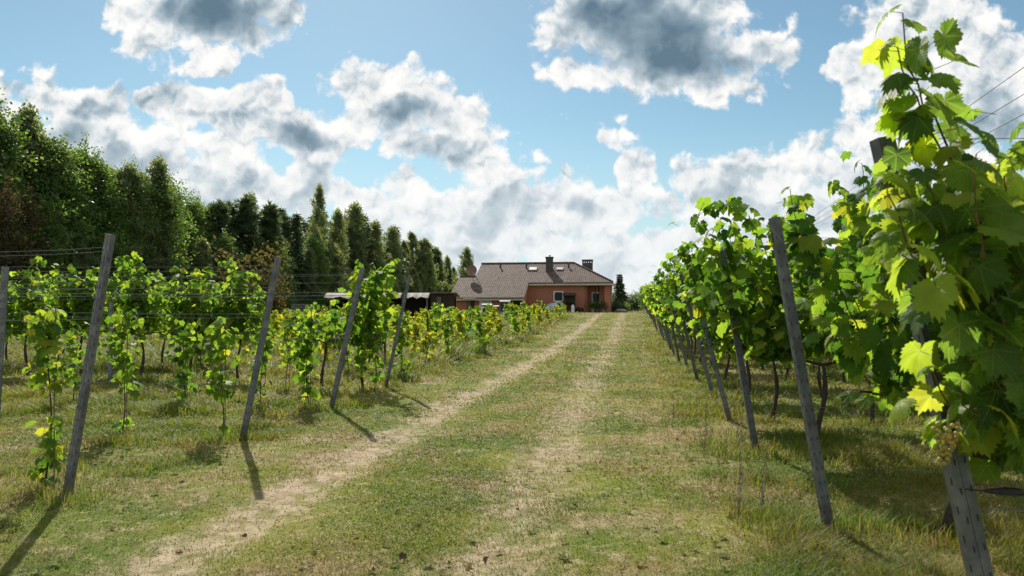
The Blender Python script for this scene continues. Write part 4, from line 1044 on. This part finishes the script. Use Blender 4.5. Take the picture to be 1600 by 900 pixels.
for px, py, D, lab in ((385, 375, 44, 'tall brownish shrub in front of the pines, left of second post'), (418, 420, 46, 'low brown shrub between the pines and the second left post')):
    q = at(px, 480, D); h = (HY-py)/F_PX*D + 1.2; add_shrub(2, q[0], q[1], h/2.7, lab, None)
# around the house
q = at(722, 480, 92); add_tree('birch', q[0], q[1], 8.6, 'small airy birch behind the left end of the house roof', own=True, wide=1.25, k=2)
q = at(735, 480, 93); add_tree('birch', q[0], q[1], 7.4, 'lower birch leaning behind the roof antenna', own=True, wide=.9, k=1)
SPR = spruce_tree(37, 10, 2.9, 18, .55, 3.0); TP['thin'] = [SPR]; NAME['thin'] = NAME['spruce']
q = at(968, 480, 80); add_tree('thin', q[0], q[1], 4.3, 'thin open spruce right of the house', own=True, wide=.95)
for px, D, s, k, lab in ((985, 83, .95, 1, 'dark evergreen shrub right of the thin spruce'), (960, 75, .55, 1, 'low dark shrub at the right corner of the house'), (978, 74, .38, 0, 'low green bush at the foot of the thin spruce'), (997, 84, .9, 1, 'dark evergreen shrub at the end of the track'), (1012, 80, 1.0, 0, 'green shrub behind the far end of the right vine rows')):
    q = at(px, 480, D); add_shrub(k, q[0], q[1], s, lab)
g = G(); g.ball((0,0,.12), .42, 10, 6, 0, (1.4,.8,.42)); o = g.build('boulder', M['stone'], smooth=True); q = at(970, 480, 72); o.location = (q[0], q[1], float(gz(q[0], q[1]))); tag(o, 'flat pale stone in the lawn before the thin spruce', 'stone')

# ------------------------------------------------------------------ house
def make_house():
    H = empty('house', (-9.5, 71, 1.0)); tag(H, 'terracotta bungalow with a brown tiled roof at the end of the track', 'house')
    org = np.array([-9.5, 71, 1.0])
    def put(g, name, m, parent=H, smooth=False):
        for i in range(len(g.v)): g.v[i] = g.v[i] - org
        return g.build(name, m, parent, smooth)
    ze, zr, zl, k = 3.89, 6.0, 2.43, .47
    yE, yR, yL = 70.5, 75.0, 67.4
    xl, xr = -15.4, -1.82
    # walls
    w = G(); b = .3
    w.slab([(-15.1,71,b),(-4.32,71,b),(-4.32,71,3.78),(-15.1,71,3.78)], .3, 0, (0,1,0))      # front
    w.slab([(-4.32,71.3,b),(-4.32,73,b),(-4.32,73,3.8),(-4.32,71.3,3.8)], .25, 0, (-1,0,0))   # porch return
    w.slab([(-4.32,73,b),(-2.1,73,b),(-2.1,73,3.8),(-4.32,73,3.8)], .3, 0, (0,1,0))
    w.slab([(-2.1,73.3,b),(-2.1,79,b),(-2.1,79,3.8),(-2.1,73.3,3.8)], .3, 0, (-1,0,0))
    w.slab([(-15.1,79,b),(-2.4,79,b),(-2.4,79,3.8),(-15.1,79,3.8)], .3, 0, (0,-1,0))
    w.slab([(-15.1,71.3,b),(-15.1,75,b),(-15.1,75,zr-.25),(-15.1,71.3,3.9)], .3, 0, (1,0,0)); w.slab([(-15.1,75,b),(-15.1,78.7,b),(-15.1,78.7,3.9),(-15.1,75,zr-.25)], .3, 0, (1,0,0))
    # wing with the low eave
    w.slab([(-16.7,67.95,-.3),(-10.25,67.95,-.3),(-10.25,67.95,2.5),(-16.7,67.95,2.5)], .25, 0, (0,1,0))
    w.slab([(-10.0,67.95,-.3),(-10.0,70.998,-.3),(-10.0,70.998,3.75),(-10.0,67.95,2.35)], .25, 0, (-1,0,0))
    w.slab([(-16.7,68.2,-.3),(-16.7,75.7,-.3),(-16.7,75.7,2.5),(-16.7,71.9,4.35),(-16.7,68.2,2.6)], .25, 0, (1,0,0))
    put(w, 'wall', M['render_red'])
    r = G(); t = .12
    r.slab([(xl,yR,zr),(xl,71.9,4.548),(-17.0,71.9,4.548),(-17.0,yL,zl),(-9.85,yL,zl),(-9.85,yE,ze),(xr,yE,ze),(-5.85,yR,zr)], t)
    r.slab([(-5.85,yR+.004,zr),(xr+.004,yE+.006,ze),(xr+.004,79.5,ze)], t)
    r.slab([(xl,yR+.004,zr),(-5.86,yR+.004,zr),(xr-.01,79.5,ze),(xl,79.5,ze)], t)
    r.slab([(-17.0,71.904,4.548),(-15.41,71.904,4.548),(-15.41,76.2,2.5),(-17.0,76.2,2.5)], t)
    ro = put(r, 'roof', M['roof'])
    rg = G()
    rg.tube([(xl-.02,yR,zr+.03),(-5.85,yR,zr+.03),(-3.8,yR-2.29,zr-1.03),(xr,yE,ze+.03)], .085, 7); rg.tube([(-17.0,71.9,4.57),(xl,71.9,4.57)], .07, 6)
    put(rg, 'ridge_tiles', M['roof'], ro)
    f = G(); f.box(-9.84,yE-.05,ze-.30,xr-.02,yE+.03,ze-.125); f.box(xr-.06,yE+.03,ze-.30,xr+.02,79.5,ze-.125); f.box(-16.95,yL-.03,zl-.30,-9.9,yL+.03,zl-.125)
    f.slab([(-9.98,yL,zl-.125),(-9.98,yE,ze-.125),(-9.98,yE,ze-.30),(-9.98,yL,zl-.30)], .1, 0, (1,0,0))
    put(f, 'fascia', M['cream'])
    s = G(); s.box(-9.7,yE+.035,ze-.2,-4.32,70.995,ze-.16); s.box(-4.31,yE+.035,ze-.21,xr-.07,72.995,ze-.165); put(s, 'soffit', M['cream'])
    gt = G(); gt.tube([(-9.9,yE-.1,ze-.06),(xr,yE-.1,ze-.06)], .06, 7); gt.tube([(-17,yL-.09,zl-.06),(-9.9,yL-.09,zl-.06)], .06, 7); put(gt, 'gutter', M['gutter'])
    dp = G(); dp.tube([(-4.42,70.42,ze-.1),(-4.42,70.6,ze-.35),(-4.42,70.93,ze-.5),(-4.42,70.93,.9)], .045, 7); put(dp, 'downpipe', M['tin'])
    c = G(); c.box(-2.62,71.0,.9,-2.12,71.4,3.70); put(c, 'porch_column', M['render_red'])
    c = G(); c.tube([(-3.5,71.15,.9),(-3.5,71.15,3.66)], .07, 8); put(c, 'porch_post', M['dark_wood'])
    c = G(); c.tube([(-3.2,72.3,.9),(-3.2,72.3,3.66)], .06, 8); put(c, 'porch_post', M['dark_wood'])
    pl = G(); pl.box(-10.08,67.80,-.2,-9.85,67.945,2.12); put(pl, 'corner_pilaster', M['cream'])
    # front window
    (x0, z1), (x1, z0) = hit(865, 455, 71), hit(880.5, 470.5, 71)
    wf = G(); fr = .10
    wf.box(x0,70.93,z0,x0+fr,70.997,z1); wf.box(x1-fr,70.93,z0,x1,70.997,z1); wf.box(x0+fr,70.93,z1-fr,x1-fr,70.997,z1); wf.box(x0+fr,70.93,z0,x1-fr,70.997,z0+.05)
    wo = put(wf, 'window', M['white_paint'])
    g = G(); g.box(x0+fr,70.965,z0+.05,x1-fr,70.996,z1-fr); put(g, 'pane', M['glass'], wo)
    g = G(); g.box(x0-.04,70.85,z0-.05,x1+.04,70.998,z0-.003); put(g, 'sill', M['cream'], wo)
    # porch door in the return wall
    g = G(); g.box(-3.95,72.93,.95,-3.15,72.997,3.0); do = put(g, 'door', M['white_paint']); g = G(); g.box(-3.83,72.9,1.15,-3.27,72.928,2.85); put(g, 'pane', M['glass'], do)
    # wing: garage door, entrance, lintel
    (gx0, gz1), (gx1, _) = hit(749.5, 466.5, 67.95), hit(768, 466, 67.95)
    g = G(); g.box(gx0,67.88,.3,gx1,67.945,gz1)
    for q in range(1, 5): g.box(gx0+.03,67.868,.3+q*(gz1-.3)/5,gx1-.03,67.879,.33+q*(gz1-.3)/5)
    put(g, 'garage_door', M['white_paint'])
    (dx0, dz1), (dx1, _) = hit(730, 468, 67.95), hit(741.5, 468, 67.95)
    g = G(); g.box(dx0,67.9,.3,dx1,67.946,dz1); do = put(g, 'entrance_door', M['dark_wood']); g = G(); g.box(dx0-.25,67.2,dz1+.03,dx1+.25,67.94,dz1+.12); put(g, 'door_canopy', M['cream'], do)
    g = G(); g.box(dx0+.06,67.87,.8,dx0+.32,67.899,dz1-.08); put(g, 'pane', M['grey_wood'], do)
    # skylights on the slope
    def on_slope(px, py):
        u = (px-CX)/F_PX; v = (HY-py)/F_PX; c0 = cs+u*sn
        Y = (ze-k*yE-EYE)/(v/c0-k); return hit(px, py, Y)[0], Y, ze+(Y-yE)*k
    nrm_ = np.array([0, -k, 1]); nrm_ = nrm_/np.linalg.norm(nrm_)
    for (pa, pb) in (((827.5,418.5),(838.5,423)),((870,418.7),(880,422.5))):
        xa, ya, za = on_slope(*pa); xb, yb, zb = on_slope(*pb)
        T = np.array([(xa,yb,zb),(xb,yb,zb),(xb,ya,za),(xa,ya,za)]) + nrm_*.09
        g = G().slab(T, .14, 0, -nrm_); sk = put(g, 'skylight', M['zinc'])
        T2 = np.array([(xa+.08,yb+.08,zb+.08*k),(xb-.08,yb+.08,zb+.08*k),(xb-.08,ya-.08,za-.08*k),(xa+.08,ya-.08,za-.08*k)]) + nrm_*.10
        g = G().slab(T2, .006, 0, -nrm_); put(g, 'pane', M['sky_pane'], sk)
    for px, py in ((782,418.5),(822.5,418.5),(888.5,418)):
        x, y, z = on_slope(px, py); g = G(); g.tube([(x,y,z-.1),(x,y,z+.22),(x,y,z+.32)], [.09,.09,.12], 8); put(g, 'roof_vent', M['chimney_brick'])
    # chimneys
    x, y, z = on_slope(858.5, 423); g = G(); g.box(x-.33,y-.3,z-.6,x+.33,y+.4,6.35); g.box(x-.38,y-.35,6.35,x+.38,y+.45,6.5); ch = put(g, 'chimney', M['chimney_brick'])
    g = G(); g.tube([(x+.02,y+.05,6.5),(x+.02,y+.05,6.68),(x+.02,y+.05,6.70),(x+.02,y+.05,6.78)], [.1,.1,.17,.04], 8); put(g, 'cowl', M['white_paint'], ch)
    X2 = hit(918, 450, 77)[0]; g = G(); g.box(X2-.53,76.6,4.2,X2+.53,77.4,6.08); g.box(X2-.56,76.57,6.27,X2+.56,77.43,6.43)
    for q in range(5): g.box(X2-.53+q*.235,76.6,6.08,X2-.53+q*.235+.12,76.8,6.27); g.box(X2-.53+q*.235,77.2,6.08,X2-.53+q*.235+.12,77.4,6.27)
    put(g, 'chimney', M['chimney_brick'])
    # dish and aerial above the wing
    x, y, z = on_slope(738, 447); x, y, z = hit(738, 432, 71.6)[0], 71.6, 4.4
    g = G(); g.tube([(x,y,z-.1),(x,y,z+1.0)], .035, 7)
    n = 16; V = [(0,0,0)]
    for q in range(1, 5): V += [(.52*q/4*math.cos(a*2*PI/n), .12*(q/4)**2, .52*q/4*math.sin(a*2*PI/n)) for a in range(n)]
    V = np.array(V)*np.array([1,-1,1]) + np.array([x, y-.12, z+.75])
    F = [(1+q*n+j, 1+q*n+(j+1) % n, 1+(q+1)*n+(j+1) % n, 1+(q+1)*n+j) for q in range(3) for j in range(n)]
    b0 = g.n; g.add(V, F); g.f.append((np.array([[0, 1+(j+1) % n, 1+j] for j in range(n)])+b0, 0)); g.tube([(x,y-.24,z+.3),(x,y-.6,z+.55),(x,y-.75,z+.72)], .018, 5)
    put(g, 'satellite_dish', M['dish'])
    xa = hit(738.5, 400, 73)[0]; g = G(); g.tube([(xa,73.2,3.6),(xa,73.2,6.9)], .03, 6)
    for q in range(5): g.tube([(xa-.22+.03*q,73.2,6.0+q*.17),(xa+.22-.03*q,73.2,6.0+q*.17)], .012, 4)
    put(g, 'aerial', M['zinc'])
M['dish'] = mottled('dull dish metal', (.20,.12,.09), (.28,.18,.14), 4, .6)
M['sky_pane'] = mottled('skylight blind', (.26,.26,.26), (.32,.32,.32), 2, .4)
make_house()

# ivy climbing the corner of the wing
rng = np.random.default_rng(77); g = G()
x0 = hit(800, 480, 67.8)[0]; x1 = hit(816, 480, 67.8)[0]
P = np.stack([rng.uniform(x0, x1, 2600), 67.8-np.abs(rng.normal(0,.16,2600)), .4+2.0*rng.random(2600)**.8], 1)
P[:, 0] += .1*np.sin(P[:, 2]*5); scatter(g, rng, P-np.array([x0, 67.8, .4]), .13)
o = g.build('climbing_ivy', M['ivy'] if 'ivy' in M else leaf_mat('ivy leaf', (.012,.035,.012), (.02,.05,.016), (.03,.07,.02), (.04,.08,.02), .05, .2, 1.5)); o.location = (x0, 67.8, .4)
tag(o, 'dark green ivy covering the wall corner left of the red front wall', 'ivy')

# things standing along the house
def place(g, name, m, px, D, label, cat, smooth=False, group=None, rz=.1):
    q = at(px, 480, D); o = g.build(name, m, None, smooth); o.location = (q[0], q[1], float(gz(q[0], q[1]))); o.rotation_euler = (0, 0, rz); tag(o, label, cat, group); return o
for px, lab, s in ((789, 'dark wheeled bin with grey lid left of the ivy', 1.), (761, 'dark wheeled bin before the white garage door', .95), (773, 'small dark bin between the garage door and the wheeled bin', .8)):
    q = at(px, 480, 66); e = empty('wheeled_bin', (q[0], q[1], float(gz(q[0], q[1]))), .2); e.scale = (s,)*3; tag(e, lab, 'bin')
    g = G(); V = [(-.36,-.36,.08),(.36,-.36,.08),(.36,.36,.08),(-.36,.36,.08),(-.45,-.45,1.3),(.45,-.45,1.3),(.45,.45,1.3),(-.45,.45,1.3)]
    g.add(V, [(0,3,2,1),(4,5,6,7),(0,1,5,4),(1,2,6,5),(2,3,7,6),(3,0,4,7)]); g.build('body', M['bin'], e)
    g = G(); g.slab([(-.48,-.5,1.38),(.48,-.5,1.38),(.48,.47,1.46),(-.48,.47,1.46)], .07); g.build('lid', M['bin_lid'], e)
    for sx in (-1, 1): g = G(); g.tube([(sx*.30,.38,.12),(sx*.38,.38,.12)], .12, 10); g.build('wheel', M['black_plastic'], e)
g = G(); rng = np.random.default_rng(5)
for c, r_, sq in (((0,0,.35),.75,(1.1,.7,.7)),((.45,.1,.55),.55,(1,.8,.9)),((-.5,0,.25),.5,(1.2,.8,.7)),((.75,0,.3),.4,(.8,.8,.9))): g.ball(c, r_, 10, 7, 0, sq)
place(g, 'tarpaulin_heap', M['tarp_blue'], 865, 69.5, 'grey blue tarpaulin draped over a heap below the window', 'tarpaulin', True)
g = G(); g.ball((0,0,.18), .6, 10, 6, 0, (1.6,.6,.5)); g.ball((.7,0,.15), .3, 8, 6, 0, (1.2,.8,.8)); place(g, 'tarpaulin_heap', M['bin'], 838, 69.5, 'low dark blue covered heap at the left foot of the red wall', 'tarpaulin', True)
q = at(889.5, 480, 70); e = empty('garden_rack', (q[0], q[1], float(gz(q[0], q[1]))), .15); tag(e, 'dark wooden rack with a sloped roof against the red wall', 'rack')
for sx in (-1, 1):
    for sy in (-1, 1): g = G(); g.box(sx*.5-.05,sy*.3-.05,0,sx*.5+.05,sy*.3+.05,1.6); g.build('leg', M['dark_wood'], e)
g = G(); g.slab([(-.65,-.5,1.62),(.65,-.5,1.62),(.6,.45,1.85),(-.6,.45,1.85)], .06); g.build('roof', M['dark_wood'], e)
g = G(); g.box(-.44,-.3,.9,.44,.3,.95); g.box(-.44,-.3,.42,.44,.3,.47); g.build('shelf', M['dark_wood'], e)
g = G(); g.box(-.44,.2,.0,.44,.249,1.58); g.build('back_panel', M['dark_wood'], e)
g = G()
for q_ in range(6): g.box(-.42+q_*.14,-.28,.0,-.42+q_*.14+.12,.1,.20+.11*((q_*7) % 3)); 
o = g.build('firewood', M['interior_dark']); q = at(889.5, 480, 70); o.location = (q[0], q[1], float(gz(q[0], q[1]))+.003); o.rotation_euler = (0,0,.15); tag(o, 'dark split logs stacked inside the wooden rack', 'firewood')
g = G(); g.tube([(0,0,0),(0,0,.55),(0,0,.62),(0,0,.66),(0,0,.74)], [.16,.16,.10,.06,.06], 10); place(g, 'gas_canister', M['white_paint'], 895, 69, 'small white canister standing before the wooden rack', 'canister')
g = G()
for c, r_ in (((0,0,.25),.3),((.3,.1,.2),.28),((-.25,.05,.18),.22)): g.ball(c, r_, 9, 6, 0, (1,1,.8))
place(g, 'garden_sack', M['interior_dark'], 903, 70, 'dark round sacks at the wall right of the rack', 'sack', True)
POT = []
for k in range(3):
    e = empty('potted_plant', (0, 0, 0)); g = G(); g.tube([(0,0,0),(0,0,.3),(0,0,.32)], [.13,.19,.2], 10); g.build('pot', M['render_red'] if k == 1 else M['stone'], e)
    g = G(); rng = np.random.default_rng(k); scatter(g, rng, np.array([0,0,.62])+rng.normal(0,1,(420,3))*np.array([.2,.2,.22]), .13); g.build('foliage', M['alder_leaf'], e); POT.append(e)
for e, px, D, lab in zip(POT, (926, 933, 942), (70.2, 70.6, 70.4), ('potted plant nearest the downpipe at the porch', 'potted plant in a clay red pot at the porch', 'potted plant before the porch column')):
    q = at(px, 480, D); e.location = (q[0], q[1], float(gz(q[0], q[1]))); tag(e, lab, 'potted plant', 'potted plants along the porch')

# ------------------------------------------------------------------ open shed
def make_shed():
    D0 = 58; a = at(514, 480, D0); b_ = at(708, 480, D0)
    W = float(np.linalg.norm(b_-a)); z0 = float(gz(*(a[:2]+b_[:2])/2)); e = empty('open_shed', (a[0], a[1], z0-.1), YAW)
    tag(e, 'long low open shed with a tin roof left of the house', 'shed')
    top = EYE + (HY-457)/F_PX*D0 - z0 + .1
    g = G(); g.slab([(-.5,-.5,top),(W+.3,-.5,top),(W+.3,3.4,top-.25),(-.5,3.4,top-.25)], .07)
    for q in range(int((W+.7)/.25)): g.box(-.45+q*.25,-.49,top+.002,-.40+q*.25,-.3,top+.03)
    g.build('roof', M['tin'], e)
    for q in range(6):
        x = q*(W-.2)/5; g = G(); g.box(x,0,0,x+.12,.12,top-.11); g.build('post', M['grey_wood'], e)
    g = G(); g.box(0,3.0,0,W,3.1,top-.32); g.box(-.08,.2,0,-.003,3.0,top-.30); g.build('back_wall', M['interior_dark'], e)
    g = G(); g.box(W-1.75,-.05,0,W-1.30,-.005,top-.12); g.box(W-1.15,-.05,0,W-.95,-.005,top-.15)
    for q in range(8): g.box(W-.85+q*.12,-.04,0,W-.85+q*.12+.10,-.005,top-.15)
    g.build('board_wall', M['dark_wood'], e)
    g = G(); g.box(W-1.28,-.07,.0,W-.93,-.052,top-.35); g.build('grey_panel', M['grey_wood'], e)
    # sagging tarpaulin edge under the roof
    n = 26
    for x0, x1 in ((.0, W*.34), (W*.36, W*.60), (W*.62, W*.82)):
        V = []; 
        for i in range(n+1):
            x = x0+(x1-x0)*i/n; s = .10*math.sin(i*.8)*.3+.07*math.sin(i*2.1)*.3
            V += [(x,-.54,top-.04),(x,-1.1,top-.17+s),(x,-1.55-.1*abs(s),top-.42-.05*math.sin(i*.55)+s)]
        g = G(); g.add(V, [(i*3+j, i*3+3+j, i*3+4+j, i*3+1+j) for i in range(n) for j in range(2)]); g.build('tarpaulin', M['tarp_thin'], e, True)
    r = random.Random(3)
    for q in range(9):
        x = .7+r.uniform(0, W*.78); w = r.uniform(.4,.9); h = r.uniform(.5,1.3); y = r.uniform(1.4,2.2)
        g = G()
        for s in range(int(h/.14)): g.box(x+r.uniform(-.03,.03),y,.02+s*.14,x+w,y+.6,.02+s*.14+.11)
        g.build('stored_planks', M['grey_wood'] if q % 3 else M['tarp'], e)
    return e, W, top, a, z0
shed, W_, top_, a_, z0_ = make_shed()
rc = random.Random(9)
for q in range(9):
    x = .5+q*.26+rc.uniform(-.05,.05); w = rc.uniform(.10,.2); h = rc.uniform(.12,.38)
    g = G(); g.tube([(0,0,0),(0,0,h*.6),(rc.uniform(-.08,.08),0,h)], [w*.5,w*.45,w*.15], 7); o = g.build('plastic_canister', M['grey_wood'] if q % 2 else M['bin_lid'])
    o.location = (a_[0]+cs*x+.1*sn, a_[1]+sn*x, z0_-.1+top_+.02); tag(o, 'grey container standing on the left end of the shed roof', 'container', 'containers on the shed roof')
q = at(478, 480, 57); g = G()
for s in range(7): g.box(-1.0,-.4,.1+s*.2,1.0+.1*(s % 2),.4,.1+s*.2+.14)
o = g.build('plank_stack', M['grey_wood']); o.location = (q[0], q[1], float(gz(q[0], q[1]))); o.rotation_euler = (0,0,YAW); tag(o, 'stack of pale grey boards left of the open shed', 'plank stack')

# ------------------------------------------------------------------ overhead line at the right
A = np.array([at(1600,105,18.5), at(1600,147,18.9), at(1600,178,19.3)]); B = np.array([at(1290,325,44.7), at(1272,345,44.9), at(1262,357,45.1)])
far_ = A + (B-A)*2.2; near_ = A - (B-A)*.35
for k in range(3):
    g = G(); pts = near_[k] + (far_[k]-near_[k])*np.linspace(0, 1, 24)[:, None]; g.tube(pts-pts[0], .011, 4); o = g.build('power_cable', M['cable']); o.location = pts[0]
    tag(o, ('highest','middle','lowest')[k] + ' thin black cable crossing the sky behind the right vines', 'cable', 'overhead cables')
pc = far_.mean(0); e = empty('utility_pole', (pc[0], pc[1], float(gz(pc[0], pc[1])))); tag(e, 'wooden utility pole hidden behind the right vine rows', 'utility pole')
hz = far_[:, 2].max()-float(gz(pc[0], pc[1])); g = G(); g.tube([(0,0,-.3),(0,0,hz+.25)], [.15,.10], 10); g.build('pole', M['grey_wood'], e)
g = G(); g.tube([(-.9,0,hz-.1),(.9,0,hz-.1)], .06, 6); g.build('crossarm', M['grey_wood'], e)
print('young far', cnt, 'objects', len(bpy.data.objects))
